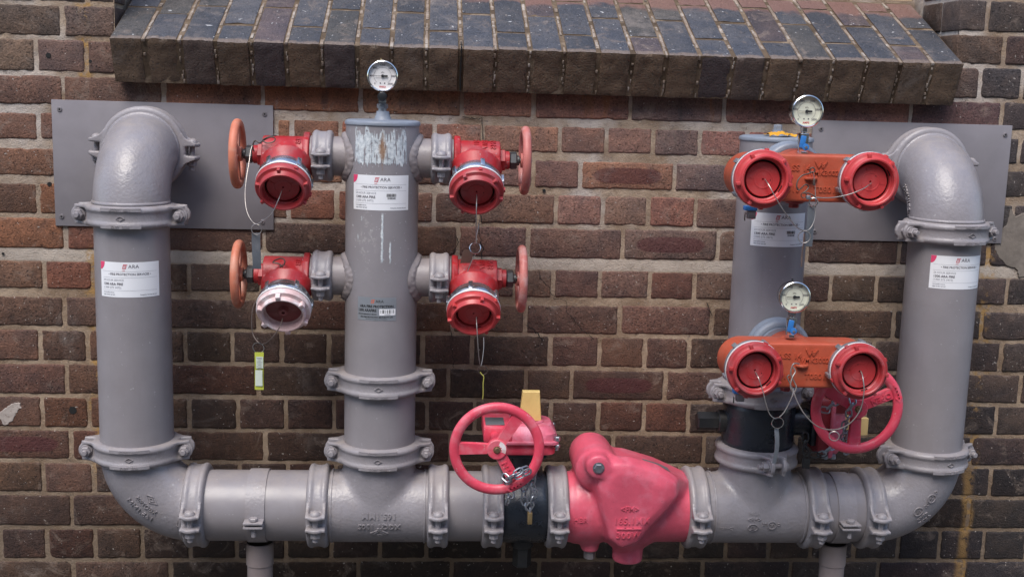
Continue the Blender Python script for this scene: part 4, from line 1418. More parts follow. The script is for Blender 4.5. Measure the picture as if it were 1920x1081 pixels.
# ------------------------------------------------------------------ stickers and raised lettering
def cyl_fn(X, Z, ang, r):
    """flat (u right, v up) onto the front of a vertical cylinder; ang = centre angle from the front, + to the right"""
    def fn(u, v, hgt):
        a = R(ang) + u / r
        return (X + (r + hgt) * math.sin(a), 0 - (r + hgt) * math.cos(a), Z + v)
    return fn
def ara_mark(mb_red, mb_dark, fn, u, v, s, hgt):
    """slanted red square mark with lines, then the word ARA"""
    def f(a, b_, z_):
        return fn(u + a * s + b_ * s * 0.25, v + b_ * s, z_ + hgt)
    poly_line(mb_red, f, [(-1.9, -.5), (-1.9, .5), (-1.0, .5)], 0.16, 0.00005)
    poly_line(mb_red, f, [(-1.9, -.5), (-1.15, -.5), (-1.15, 0.2)], 0.16, 0.00005)
    poly_line(mb_red, f, [(-1.65, 0.22), (-1.15, 0.22)], 0.12, 0.00005)
    poly_line(mb_red, f, [(-1.6, -0.15), (-1.3, -0.15)], 0.12, 0.00005)
    text_on(mb_dark, lambda a, b_, z_: fn(a, b_, z_ + hgt), 'ARA', s * 1.35, u + s * 0.75, v, 0.0, space=1.05)
def sticker(X, Z, ang, w, h, label, barcode):
    base = cyl_fn(X, Z, ang, PR + 0.0004)
    mb = MB()
    rect_on(mb, base, -w / 2, w / 2, -h / 2, h / 2, 0.0, 28, 2)
    st = mb.obj('sticker', 'sticker', pw, smooth=True, label=label)
    red, dark, grey, mid, pink = MB(), MB(), MB(), MB(), MB()
    HG = 0.00035
    fn = lambda u, v, z_: base(u, v, z_ + HG)
    # pink quarter round in the top-left corner
    n = 12
    vs = [fn(-w / 2 + 0.0002, h / 2 - 0.0002, 0)]
    for i in range(n + 1):
        a = -PI / 2 * i / n
        vs.append(fn(-w / 2 + 0.0002 + 0.0125 * math.cos(a), h / 2 - 0.0002 + 0.0175 * math.sin(a), 0))
    pink.add(vs, [(0, i + 2, i + 1) for i in range(n)])
    ara_mark(red, dark, fn, 0.004, h * .375, 0.0085, 0.0)
    text_on(red, fn, 'FIRE', 0.0035, -0.011, h * .26)
    text_on(dark, fn, '\u2022 FIRE PROTECTION SERVICES \u2022', 0.0068, 0.001, h * .155, bold=0.00012)
    for v in (h * .235, h * .06, -h * .305):
        rect_on(grey, fn, -w * .45, w * .45, v - 0.0002, v + 0.0002, 0, 20, 1)
    text_on(grey, fn, '24 HOUR SERVICE', 0.0062, -w * .44, -h * .015, align='LEFT')
    text_on(dark, fn, '1300 ARA FIRE', 0.0076, -w * .44, -h * .125, align='LEFT', bold=0.0002)
    text_on(grey, fn, '(1300 272 3473)', 0.0066, -w * .44, -h * .225, align='LEFT')
    text_on(grey, fn, 'www.arafire.com.au', 0.0034, -w * .44, -h * .36, align='LEFT', bold=0.00012)
    text_on(grey, fn, 'ABN 73 001 967 367', 0.0034, -w * .44, -h * .43, align='LEFT', bold=0.00012)
    text_on(grey, fn, 'Protection Services Pty Ltd', 0.0034, w * .44, -h * .43, align='RIGHT', bold=0.00012)
    if barcode:
        rr = random.Random(5)
        u = w * .10
        while u < w * .10 + 0.022:
            bw = rr.choice((0.0005, 0.0008, 0.0012))
            rect_on(mid, fn, u, u + bw, -h * .11, -h * .02, 0)
            u += bw + rr.choice((0.0005, 0.0008))
        text_on(mid, fn, '2103342', 0.0052, w * .10 + 0.011, -h * .155, bold=0.0002)
    for m_, k in ((red, 'inkred'), (dark, 'inkmid'), (grey, 'inkgrey'), (mid, 'ink'), (pink, 'inkpink')):
        if m_.v:
            m_.obj('lettering' if k != 'inkpink' else 'corner_print', k, st, smooth=False)
    return st
sticker(XA, 1.1500, 7.5, 0.1385, 0.0785, 'white sticker on the leftmost riser', False)
sticker(XB, 1.3540, 0.0, 0.1355, 0.0775, 'white barcoded sticker on the scraped riser', True)
sticker(XC, 1.2895, 0.5, 0.1400, 0.0765, 'white barcoded sticker below the upper manifold', True)
sticker(XD, 1.1990, 6.0, 0.1400, 0.0770, 'white sticker on the rightmost riser', False)
# small silver sticker
base = cyl_fn(XB, 1.0932, -4.8, PR + 0.0004)
mb = MB()
rect_on(mb, base, -0.0455, 0.0455, -0.0265, 0.0265, 0, 20, 2)
st = mb.obj('silver_sticker', 'silversticker', pw, label='small silver sticker low on the scraped riser')
fn = lambda u, v, z_: base(u, v, z_ + 0.00035)
dk, orr, wh, bc = MB(), MB(), MB(), MB()
ara_mark(orr, dk, fn, 0.002, 0.0175, 0.0068, 0)
text_on(dk, fn, 'ARA FIRE PROTECTION', 0.0078, 0, 0.0058, bold=0.0003, xs=0.95)
text_on(dk, fn, '1300 ARAFIRE', 0.0088, -0.0435, -0.0035, align='LEFT', bold=0.0003, xs=0.82)
text_on(dk, fn, '24HOUR EMERGENCY SERVICE', 0.0040, -0.0435, -0.0122, align='LEFT', bold=0.0001, xs=0.8)
text_on(dk, fn, 'ARA FIRE PROTECTION SERVICES PTY LTD', 0.0044, 0, -0.0185, bold=0.00015, xs=0.9)
text_on(dk, fn, 'Fire Protection Engineers & Contractors', 0.0030, 0, -0.0230)
rect_on(wh, fn, 0.0068, 0.0435, -0.0140, 0.0005, 0.0, 8, 1)
rr = random.Random(9)
u = 0.0095
while u < 0.040:
    bw = rr.choice((0.0005, 0.0008, 0.0012))
    rect_on(bc, lambda a, b_, z_: fn(a, b_, z_ + 0.0002), u, u + bw, -0.0095, -0.0015, 0)
    u += bw + rr.choice((0.0005, 0.0008, 0.0024))
text_on(bc, lambda a, b_, z_: fn(a, b_, z_ + 0.0002), '2143156', 0.0038, 0.025, -0.0120)
dk.obj('lettering', 'ink', st, smooth=False)
orr.obj('lettering', 'inkorange', st, smooth=False)
wh.obj('barcode_label', 'sticker', st)
bc.obj('lettering', 'ink', st, smooth=False)

# cast lettering
def hcyl_fn(X, Z, ang, r, flip=False):
    """front of the horizontal run: u along X, v up the curve; ang raises the centre"""
    s_ = -1 if flip else 1
    def fn(u, v, hgt):
        a = R(ang) + s_ * v / r
        return (X + s_ * u, -(r + hgt) * math.cos(a), Z + (r + hgt) * math.sin(a))
    return fn
RC_ = PR + 0.0020
mb = MB()
f1 = hcyl_fn(XB, ZH, 0, RC_, True)
text_on(mb, f1, '165.1MM', 0.0200, -0.004, -0.005, 0.0026, bold=0.0002, space=1.08)
text_on(mb, f1, 'XGQT 130S', 0.0180, -0.004, 0.021, 0.0026, bold=0.0002, space=1.08)
dm = [(-0.024, 0.040), (-0.004, 0.030), (0.016, 0.040), (-0.004, 0.050), (-0.024, 0.040)]
poly_line(mb, f1, dm, 0.0018, 0.0026)
dm = [(-0.015, 0.040), (-0.004, 0.0345), (0.007, 0.040), (-0.004, 0.0455), (-0.015, 0.040)]
poly_line(mb, f1, dm, 0.0015, 0.0026)
text_on(mb, f1, 'K', 0.010, 0.0, -0.052, 0.001)
mb.obj('cast_lettering', 'cast', pw)
mb = MB()
f2 = hcyl_fn(XC, ZH, 0, RC_, False)
f2f = hcyl_fn(XC, ZH, 0, RC_, True)
text_on(mb, f2, '25', 0.014, -0.013, 0.052, 0.0024)
text_on(mb, f2, 'NGR', 0.012, -0.018, 0.014, 0.0024, bold=.0002)
text_on(mb, f2, '<FM>', 0.014, -0.018, -0.001, 0.0024)
text_on(mb, f2, '[GB+C]', 0.010, -0.082, -0.024, 0.0010)
def circ(fn, cu, cv, ru, rv, w=0.0014):
    poly_line(mb, fn, [(cu + ru * math.cos(2 * PI * i / 20), cv + rv * math.sin(2 * PI * i / 20)) for i in range(21)], w, 0.0024)
circ(f2, -0.020, -0.021, 0.012, 0.0092)
text_on(mb, f2, ')))', 0.011, -0.020, -0.021, 0.0032, bold=.0002)
circ(f2, 0.026, -0.015, 0.010, 0.0098)
text_on(mb, f2f, 'UL', 0.010, -0.026, 0.015, 0.0024)
text_on(mb, f2f, 'US', 0.010, -0.008, 0.011, 0.0024)
text_on(mb, f2f, 'C', 0.010, -0.042, 0.012, 0.0024)
mb.obj('cast_lettering', 'cast', pw)
def elbow_fn(cx, sgn, a0, b0):
    """front of an in-plane lower elbow: u along the bend, v towards the outside"""
    def fn(u, v, hgt):
        a = R(a0) + u / (EL + 0.02)
        bb = R(b0) + v / RE
        rad = EL + (RE + hgt) * math.cos(bb)
        return (cx + sgn * -rad * math.cos(a), -(RE + hgt) * math.sin(bb), ZJ - rad * math.sin(a))
    return fn
mb = MB()
f3 = elbow_fn(XA + EL, 1, 47, 78)
text_on(mb, lambda u, v, z_: f3(-u, -v, z_) if False else f3(u, v, z_), '', 0.01, 0, 0)
g3 = lambda u, v, z_: f3(-u, v, z_)
text_on(mb, g3, '165.1MM', 0.0185, 0.002, -0.018, 0.0024)
text_on(mb, g3, 'XGQT90S', 0.0145, 0.0, 0.004, 0.0024)
dm = [(-0.020, 0.024), (0, 0.016), (0.020, 0.024), (0, 0.032), (-0.020, 0.024)]
poly_line(mb, g3, dm, 0.0015, 0.0024)
dm = [(-0.008, 0.024), (0, 0.0205), (0.008, 0.024), (0, 0.0275), (-0.008, 0.024)]
poly_line(mb, g3, dm, 0.0015, 0.0024)
g3b = lambda u, v, z_: elbow_fn(XA + EL, 1, 79, 82)(u, v, z_)
text_on(mb, g3b, '[GB+]', 0.012, 0.0, 0.0, 0.0024, rot=PI / 2)
mb.obj('cast_lettering', 'cast', pw)
mb = MB()
f4 = elbow_fn(XD - EL, -1, 45, 76)
g4 = lambda u, v, z_: f4(u, v, z_)
text_on(mb, g4, 'ASDT', 0.012, 0.014, -0.030, 0.0024)
text_on(mb, g4, '<FM>', 0.012, 0.014, -0.014, 0.0024)
def circ2(cu, cv, ru, rv):
    poly_line(mb, g4, [(cu + ru * math.cos(2 * PI * i / 20), cv + rv * math.sin(2 * PI * i / 20)) for i in range(21)], 0.0014, 0.0024)
circ2(0.016, 0.006, 0.012, 0.0095)
text_on(mb, g4, ')))', 0.011, 0.016, 0.006, 0.0024)
circ2(-0.030, 0.006, 0.011, 0.0100)
text_on(mb, g4, 'UL', 0.011, -0.030, 0.006, 0.0024)
text_on(mb, g4, 'US', 0.011, -0.010, 0.004, 0.0024)
text_on(mb, g4, 'C', 0.010, -0.050, 0.006, 0.0024)
g4b = elbow_fn(XD - EL, -1, 84, 84)
text_on(mb, g4b, '25', 0.013, 0.0, 0.0, 0.0024, rot=-PI / 2)
mb.obj('cast_lettering', 'cast', pw)
mb = MB()
def f9(u, v, hgt):
    a = R(30) + u / EL
    bb = R(78) + v / RE
    rad = EL + (RE + hgt) * math.cos(bb)
    return (XD - (RE + hgt) * math.sin(bb), EL - rad * math.cos(a), ZT + rad * math.sin(a))
text_on(mb, f9, 'ASTM A536', 0.0150, 0.014, 0.026, 0.0030, bold=.0003)
text_on(mb, f9, 'NGR 165.1MM', 0.0150, 0.010, 0.040, 0.0030, bold=.0003)
mb.obj('cast_lettering', 'cast', pw)
# sockets on the inner risers
P_(MB().rev([(0.0205, 0.0), (0.0185, 0.004), (0.0150, 0.014), (0.0140, 0.020), (0, 0.020)], T=tr(XB, PY, 1.511), n=24, caps=False)).obj('socket', 'bluegrey', pw)
P_(MB().rev([(0.017, 0.0), (0.015, 0.004), (0.0125, 0.010), (0.0125, 0.014), (0, 0.014)], T=tr(XC + 0.002, PY, 1.498), n=24, caps=False).hexa((XC + 0.002, PY, 1.510), (XC + 0.002, PY, 1.524), 0.010)).obj('socket', 'bluegrey', pw)

# ------------------------------------------------------------------ caps, wheels and the four landing valves
def blocks(mb, T, specs):
    """specs: (radius, angle deg, z0, z1, tangential, radial)"""
    for r_, a, z0, z1, tw, rw in specs:
        Tb = T @ Matrix.Rotation(R(a), 4, 'Z') @ tr(r_, 0, (z0 + z1) / 2)
        mb.box((0, 0, 0), (rw, tw, z1 - z0), T=Tb, bev=0.0010)

def cap_mesh(kind):
    mb = MB()
    if kind == 'faded':
        mb.rev([(0.050, -0.001), (0.0585, 0), (0.0602, 0.003), (0.0602, 0.0125), (0.0585, 0.0155), (0.0520, 0.0165), (0.0500, 0.0175), (0.0492, 0.027), (0.0478, 0.0285), (0.0455, 0.0285),
                (0.0440, 0.0265), (0.0430, 0.007), (0.0400, 0.0055)], n=72, caps=False)
        blocks(mb, I4, [(0.0515, a, 0.010, 0.029, 0.0105, 0.0115) for a in (92, 28, -32, -88, -150, 158)])
        return mb.mesh('cap', True, 40)
    mb.rev([(0.050, -0.001), (0.0590, 0), (0.0605, 0.0025), (0.0605, 0.0130), (0.0585, 0.0160), (0.0520, 0.0172), (0.0508, 0.0185), (0.0500, 0.0285), (0.0485, 0.0302), (0.0458, 0.0302),
            (0.0440, 0.0285), (0.0425, 0.0135), (0.0405, 0.0120), (0.0400, 0.0030), (0.0362, 0.0030), (0.0358, 0.0092), (0.0348, 0.0104), (0.0200, 0.0104), (0.0195, 0.0110), (0.0170, 0.0110), (0.0165, 0.0104), (0.0022, 0.0104), (0.0020, 0.004), (0, 0.004)], n=72, caps=False)
    blocks(mb, I4, [(0.0545, a, 0.0155, 0.0255, 0.0070, 0.0095) for a in (95, 20, -35, -145, 165)])
    blocks(mb, I4, [(0.0605, a, 0.002, 0.012, 0.008, 0.006) for a in (-115, 60, -20)])
    for a in (30, 150, 270):
        mb.box((0.026, 0, 0.0107), (0.012, 0.0012, 0.0012), T=Matrix.Rotation(R(a), 4, 'Z'))
    return mb.mesh('cap', True, 40)
CAPS = {}
def add_cap(parent, T, kind='red', spin=0.0, collar='zinc', label=None):
    """cap on its coupling; T puts local Z along the outlet, origin at the back of the cap"""
    key = kind
    if key not in CAPS:
        me = cap_mesh('faded' if kind == 'faded' else 'red')
        me.materials.append(M[{'faded': 'capfaded', 'bright': 'capbright'}.get(kind, 'cap')])
        g_ = MB().rev([(0.0400, 0.0034), (0.0362, 0.0034)], n=48, caps=False)  # black ring painted for the shade deep in the groove
        if kind != 'faded':
            for a in (-60, 140):
                for k in range(4):
                    T1 = Matrix.Rotation(R(a + k * 5), 4, 'Z')
                    g_.box((0.0418, 0, 0.0133), (0.0028, 0.0038, 0.0012), T=T1)
            g_.cyl((0.014, -0.009, 0.0100), (0.014, -0.009, 0.01065), 0.0016, 10)
        gm = g_.mesh('groove', False)
        gm.materials.append(M['slot'])
        d = None
        if kind == 'faded':
            dm_ = MB().rev([(0.0435, 0.0055), (0.036, 0.005), (0.030, 0.0065), (0.012, 0.0065), (0.011, 0.008), (0.0095, 0.017), (0.0075, 0.018), (0.004, 0.018), (0.0035, 0.012), (0, 0.012)], n=48, caps=False)
            d = dm_.mesh('cap_disc', True, 40)
            d.materials.append(M['capfaded_in'])
        CAPS[key] = (me, gm, d)
    me, gm, d = CAPS[key]
    T2 = T @ Matrix.Rotation(R(spin), 4, 'Z')
    c = link('cap', me, parent, T2, label)
    if d is None:
        link('groove', gm, c)
    else:
        link('cap_disc', d, c)
    key2 = ('collar', collar)
    if key2 not in CAPS:
        cm = MB().rev([(0.040, -0.040), (0.0500, -0.040), (0.0520, -0.036), (0.0530, -0.026), (0.0585, -0.022), (0.0600, -0.018), (0.0600, -0.006), (0.0590, -0.004), (0.050, -0.004)], n=64, caps=False)
        blocks(cm, I4, [(0.0585, a, -0.030, -0.006, 0.010, 0.010) for a in (55, 120, -10, 190, 255, -60)])
        cme = cm.mesh('collar', True, 35)
        cme.materials.append(M[collar])
        wm = MB().rev([(0.050, -0.0040), (0.0608, -0.0040), (0.0612, -0.0022), (0.0608, -0.0004), (0.050, -0.0004)], n=64, caps=False).mesh('gasket', True)
        wm.materials.append(M['white'])
        CAPS[key2] = (cme, wm)
    cme, wm = CAPS[key2]
    k = link('collar', cme, parent, T2)
    link('gasket', wm, k)
    return c

def handwheel_mesh(rc, ra, rb_, spokes, hub_r, hub_t, sw0, sw1, st, dish=0.0):
    """rim centre radius rc, section ra (radial) x rb_ (axial); local Z = axis"""
    mb = MB()
    mb.tube([(rc * math.cos(2 * PI * i / 72), rc * math.sin(2 * PI * i / 72), 0) for i in range(72)], 0, n=14, closed=True, flat=(rb_, ra), up=(0, 0, 1))
    for a in spokes:
        T = Matrix.Rotation(R(a), 4, 'Z')
        L0, L1 = hub_r * 0.7, rc
        vs = []
        for (x, w, z_) in ((L0, sw0, dish), (L1, sw1, 0)):
            for (yy, zz) in ((-w / 2, -st / 2 + z_), (w / 2, -st / 2 + z_), (w / 2 * .86, st / 2 + z_), (-w / 2 * .86, st / 2 + z_)):
                vs.append((x, yy, zz))
        mb.add(vs, [(0, 1, 2, 3), (7, 6, 5, 4), (0, 4, 5, 1), (1, 5, 6, 2), (2, 6, 7, 3), (3, 7, 4, 0)], T)
    mb.rev([(0, -hub_t / 2 + dish), (hub_r - .001, -hub_t / 2 + dish), (hub_r, -hub_t / 2 + .001 + dish), (hub_r, hub_t / 2 - .0015 + dish), (hub_r - .0015, hub_t / 2 + dish), (0, hub_t / 2 + dish)], n=32, caps=False)
    return mb

OUT = Vector((0, -math.cos(R(33)), -math.sin(R(33))))
_vb = {}
def landing_valve(s_, zb, label, wheelmat, capkind, spin, wire=None):
    T0 = tr(XB, PY, zb)
    t = thing('landing_valve', label, 'valve', T0, 'fire hose valves on the scraped riser')
    if s_ not in _vb:
        mb = MB()
        mb.cyl((s_ * 0.166, 0, 0), (s_ * 0.266, 0, 0), 0.0428, 48)
        c0 = Vector((s_ * 0.211, 0, 0))
        mb.cyl(c0, c0 + OUT * 0.074, 0.0440, 48)
        mb.rev([(0.018, 0.03), (0.060, 0.040), (0.0475, 0.070), (0.018, 0.070)], T=basis(OUT, None, c0), n=48, caps=False)
        o = remeshed(mb, 'body', 0.0026, 6, 'red', t)
        mb = MB()
        mb.rev([(0.043, 0), (0.0505, 0.0008), (0.0525, 0.003), (0.0525, 0.0125), (0.0505, 0.0150), (0.043, 0.0158)], T=basis((s_, 0, 0), None, (s_ * 0.1605, 0, 0)), n=8, caps=False)
        fl = mb.obj('flange', 'red', t)
        mb = MB()
        mb.hexa((s_ * 0.264, 0, 0), (s_ * 0.278, 0, 0), 0.0265, xdir=(0, 1, 0))
        mb.cyl((s_ * 0.276, 0, 0), (s_ * 0.288, 0, 0), 0.0205, 32, bev=0.001)
        bo = mb.obj('bonnet', 'red', t)
        mb = MB()
        mb.hexa((s_ * 0.2885, 0, 0), (s_ * 0.3050, 0, 0), 0.0205, xdir=(0, 1, 0.2), ch=0.0025)
        mb.cyl((s_ * 0.3045, 0, 0), (s_ * 0.3110, 0, 0), 0.0115, 20, bev=0.001)
        gn = mb.obj('gland_nut', 'nut', t)
        st_ = MB().cyl((s_ * 0.309, 0, 0), (s_ * 0.334, 0, 0), 0.0062, 16, bev=0.001).obj('stem', 'nut', t)
        # cast numbers on the body
        tx = MB()
        def bf(u, v, hgt):
            a = R(62) - v / 0.0432
            return (s_ * 0.216 + u, -(0.0432 + hgt) * math.cos(a), (0.0432 + hgt) * math.sin(a))
        if s_ > 0:
            text_on(tx, bf, '5N6', 0.017, 0.034, 0.004, 0.0020, rot=PI / 2, bold=.0003)
            text_on(tx, bf, '2B17', 0.016, 0.015, 0.002, 0.0020, rot=PI / 2, bold=.0003)
            text_on(tx, bf, '2012', 0.016, -0.004, 0.002, 0.0020, rot=PI / 2, bold=.0003)
        else:
            text_on(tx, bf, '2B', 0.017, 0.030, 0.008, 0.0020, rot=PI / 2, bold=.0003)
        lt = tx.obj('cast_lettering', 'red', t)
        _vb[s_] = [o, fl, bo, gn, st_, lt]
    else:
        for o in _vb[s_]:
            c = o.copy()
            COL.objects.link(c)
            c.parent = t
    key = ('w', wheelmat)
    if key not in _vb:
        mb = handwheel_mesh(0.0690, 0.0096, 0.0098, (90, 18, -54, -126, 162), 0.0165, 0.020, 0.020, 0.016, 0.006)
        me = mb.mesh('handwheel', True, 40)
        me.materials.append(M[wheelmat])
        wb = MB().rev([(0.0625, 0.0035), (0.0625, -0.0035), (0.020, -0.0010), (0.020, 0.0045)], n=48, caps=False)
        _vb[key] = (me,)
    w = link('handwheel', _vb[key][0], t, basis((s_, 0, 0), (0, 0, 1), (s_ * 0.3235, 0, 0)) @ Matrix.Rotation(R(spin * 1.7), 4, 'Z'))
    wn_ = MB().hexa((s_ * 0.333, 0, 0), (s_ * 0.339, 0, 0), 0.009)
    wn_.obj('wheel_nut', 'galv', w, T=w.matrix_basis.inverted())
    Tc = basis(OUT, (1, 0, 0), Vector((s_ * 0.211, 0, 0)) + OUT * 0.108)
    add_cap(t, Tc, capkind, spin, 'zinc')
    return t
vUL = landing_valve(-1, ZBR[0], 'upper left red hose valve, its orange handwheel in front of the grey plate', 'wheelorange', 'red', 0)
vLL = landing_valve(-1, ZBR[1], 'lower left red hose valve with a bleached pink-white cap', 'wheelorange', 'faded', 6)
vUR = landing_valve(1, ZBR[0], 'upper right red hose valve just under the sill, salmon handwheel on its right', 'wheelsalmon', 'red', 24)
vLR = landing_valve(1, ZBR[1], 'lower right red hose valve with a bright red cap above the pink check valve', 'wheelsalmon', 'bright', -22)
vLL['group'] = vUL['group']

def W2L(t, pts):
    iv = t.matrix_basis.inverted()
    return [iv @ Vector(p) for p in pts]
def wire(t, pts, r=0.0011, mat='wire', name='lanyard', k=7, label=None):
    return MB().tube(smooth_path(W2L(t, pts), k), r, n=7).obj(name, mat, t, label=label)
def hoop(t, c, r, nrm, wr=0.0011, mat='wire', name='ring'):
    return MB().tube(ring_pts(W2L(t, [c])[0], r, nrm, 22), wr, n=7, closed=True).obj(name, mat, t)

# lanyards of the four valves
wire(vUL, [(-0.3185, -0.3220, 1.3584), (-0.3226, -0.3450, 1.3419), (-0.3357, -0.3500, 1.3122), (-0.3531, -0.3400, 1.2956), (-0.3729, -0.3300, 1.2836), (-0.3861, -0.3250, 1.2932), (-0.3966, -0.3150, 1.3141), (-0.4014, -0.3000, 1.3441), (-0.4005, -0.2850, 1.3779), (-0.3974, -0.2650, 1.4117), (-0.3959, -0.2500, 1.4366), (-0.3922, -0.2420, 1.4516)], r=0.0009)
wire(vUL, [(-0.3903, -0.2400, 1.4350), (-0.3917, -0.2460, 1.4495), (-0.3852, -0.2500, 1.4592), (-0.3752, -0.2550, 1.4550), (-0.3642, -0.2580, 1.4625), (-0.3497, -0.2620, 1.4689), (-0.3404, -0.2620, 1.4656), (-0.3448, -0.2640, 1.4586), (-0.3588, -0.2640, 1.4559), (-0.3672, -0.2620, 1.4626), (-0.3525, -0.2580, 1.4698), (-0.3396, -0.2500, 1.4721)], r=0.0015, mat='wiredark', name='hook')
hoop(vUL, (-0.3737, -0.3250, 1.2713), 0.0115, (0.2, 1, 0.1))
wire(vLL, [(-0.3179, -0.3260, 1.0744), (-0.3226, -0.3450, 1.0590), (-0.3372, -0.3500, 1.0371), (-0.3553, -0.3450, 1.0214), (-0.3699, -0.3400, 1.0237), (-0.3828, -0.3300, 1.0406), (-0.3863, -0.3200, 1.0710), (-0.3829, -0.3100, 1.1004), (-0.3689, -0.3000, 1.1241), (-0.3525, -0.2900, 1.1455), (-0.3412, -0.2770, 1.1616), (-0.3337, -0.2700, 1.1740)], mat='wiredark', r=0.0013)
wire(vLL, [(-0.3337, -0.2700, 1.1716), (-0.3292, -0.2680, 1.1822), (-0.3221, -0.2680, 1.1860), (-0.3199, -0.2660, 1.1942), (-0.3275, -0.2620, 1.1995), (-0.3405, -0.2620, 1.1956), (-0.3462, -0.2640, 1.1898), (-0.3342, -0.2660, 1.1879), (-0.3245, -0.2680, 1.1787), (-0.3314, -0.2700, 1.1692)], r=0.0016, mat='wiredark', name='hook')
hoop(vLL, (-0.3691, -0.3420, 1.0116), 0.0125, (0.15, 1, 0.25), mat='chrome')
wire(vUR, [(0.1049, -0.3220, 1.3573), (0.1040, -0.3450, 1.3361), (0.1041, -0.3450, 1.3069), (0.1052, -0.3300, 1.2816), (0.1053, -0.3100, 1.2589), (0.1040, -0.2900, 1.2430)])
wire(vUR, [(0.1075, -0.2920, 1.2458), (0.1083, -0.2900, 1.2648), (0.1119, -0.2800, 1.2816), (0.1143, -0.2700, 1.2962)], r=0.0009)
hoop(vUR, (0.1054, -0.2900, 1.2346), 0.0125, (0.1, 1, -0.4), mat='chrome')
wire(vUR, [(0.1080, -0.2920, 1.2241), (0.0991, -0.2850, 1.2059), (0.0902, -0.2800, 1.1807), (0.0836, -0.2750, 1.1590), (0.0780, -0.2700, 1.1434)], r=0.0010)
wire(vLR, [(0.1099, -0.3280, 1.0850), (0.1109, -0.3450, 1.0666), (0.1142, -0.3450, 1.0266), (0.1177, -0.3350, 0.9939), (0.1223, -0.3250, 0.9708)])
wire(vLR, [(0.1290, -0.3000, 1.0330), (0.1291, -0.3100, 1.0130), (0.1269, -0.3180, 0.9901), (0.1235, -0.3250, 0.9708)], r=0.0008)
hoop(vLR, (0.1273, -0.3250, 0.9622), 0.0108, (0.1, 1, 0.2), mat='wiredark')
wire(vLR, [(0.1213, -0.3260, 0.9587), (0.1262, -0.3280, 0.9531), (0.1298, -0.3300, 0.9487), (0.1290, -0.3300, 0.9314), (0.1295, -0.3300, 0.9091), (0.1286, -0.3300, 0.8967)], mat='twine', r=0.0012)

# tags hanging from the lanyards
def tag_strip(name, label, pts, w, mat, thick=0.0010, wob=0.0, cat='tag', extra_=None, rot=0.0):
    """bent strip following the points; width across X"""
    P = [Vector(p) for p in pts]
    c0 = P[0].copy()
    t = thing(name, label, cat, tr(c0))
    P = smooth_path([p - c0 for p in P], 4)
    n = len(P)
    vs, fs = [], []
    ca, sa = math.cos(rot), math.sin(rot)
    for i, p in enumerate(P):
        a = wob * math.sin(i * 1.9)
        for sx in (-1, 1):
            for sy in (-1, 1):
                vs.append((p.x + sx * w / 2 * ca + sy * thick / 2 * -sa, p.y + sx * w / 2 * sa + sy * thick / 2 * ca + a * sx, p.z))
    for i in range(n - 1):
        a, b_ = i * 4, (i + 1) * 4
        fs += [(a, b_, b_ + 1, a + 1), (a + 2, a + 3, b_ + 3, b_ + 2), (a, a + 2, b_ + 2, b_), (a + 1, b_ + 1, b_ + 3, a + 3)]
    fs += [(0, 1, 3, 2), ((n - 1) * 4, (n - 1) * 4 + 2, (n - 1) * 4 + 3, (n - 1) * 4 + 1)]
    MB().add(vs, fs).obj('strip', mat, t, angle=60)
    return t, c0
tag_strip('metal_tag', 'dark dented metal tag hanging between the two left handwheels', [(-0.3758, -0.3180, 1.2634), (-0.3763, -0.3160, 1.2407), (-0.3759, -0.3120, 1.2106), (-0.3758, -0.3060, 1.1812)], 0.0185, 'tag', wob=0.0012, rot=0.1)
tg, c0 = tag_strip('lime_tag', 'lime green plastic tag hanging below the bleached pink-white cap', [(-0.3673, -0.3430, 1.0016), (-0.3671, -0.3460, 0.9782), (-0.3675, -0.3440, 0.9475), (-0.3673, -0.3470, 0.9179)], 0.0195, 'taggreen', wob=0.0008)
mb = MB()
for i, (y0, y1, dx) in enumerate(((668, 692, 0.001), (694, 724, -0.0005))):
    p0, p1 = (Vector((-0.3669, -0.3462, 0.9927)), Vector((-0.3670, -0.3472, 0.9664))) if i == 0 else (Vector((-0.3671, -0.3465, 0.9626)), Vector((-0.3672, -0.3475, 0.9266)))
    mb.box(((p0 + p1) / 2 - c0 + Vector((dx, -0.0012, 0))), (0.0155, 0.0006, abs(p1.z - p0.z)))
if True:
    mb.obj('label', 'tagwhite', tg)
tk = MB()
for i in range(9):
    p = Vector((-0.3669, -0.3465, 0.9904))
    tk.box((p - c0 + Vector((0.001 * (i % 2), -0.0020, -0.0032 * i))), (0.011 - 0.002 * (i % 3), 0.0003, 0.0008))
tk.obj('print', 'inkgrey', tg, smooth=False)
tag_strip('metal_tag', 'small square metal tag lying on the lower right red valve', [(0.0930, -0.2720, 1.2282), (0.0886, -0.2680, 1.2130), (0.0855, -0.2620, 1.1962)], 0.026, 'tagbrown', rot=0.25)
tag_strip('metal_tag', 'dull grey metal tag hanging just below the upper orange manifold', [(0.7980, -0.5000, 1.3657), (0.7988, -0.5000, 1.3389), (0.7996, -0.4980, 1.3048), (0.8001, -0.4950, 1.2796)], 0.0165, 'tag', wob=0.0010, rot=0.2)
tag_strip('metal_tag', 'narrow twisted metal tag at the edge of the sticker under the upper manifold', [(0.7874, -0.5000, 1.3071), (0.7876, -0.5000, 1.2879), (0.7858, -0.5000, 1.2652), (0.7866, -0.5000, 1.2368)], 0.0070, 'tagbrown', wob=0.0014, rot=0.9)
tag_strip('metal_tag', 'bent knife-like metal tag hanging over the black valve', [(0.7470, -0.5300, 0.8923), (0.7499, -0.5300, 0.8664), (0.7509, -0.5280, 0.8422), (0.7475, -0.5260, 0.8142)], 0.0105, 'tag', wob=0.001, rot=0.3)

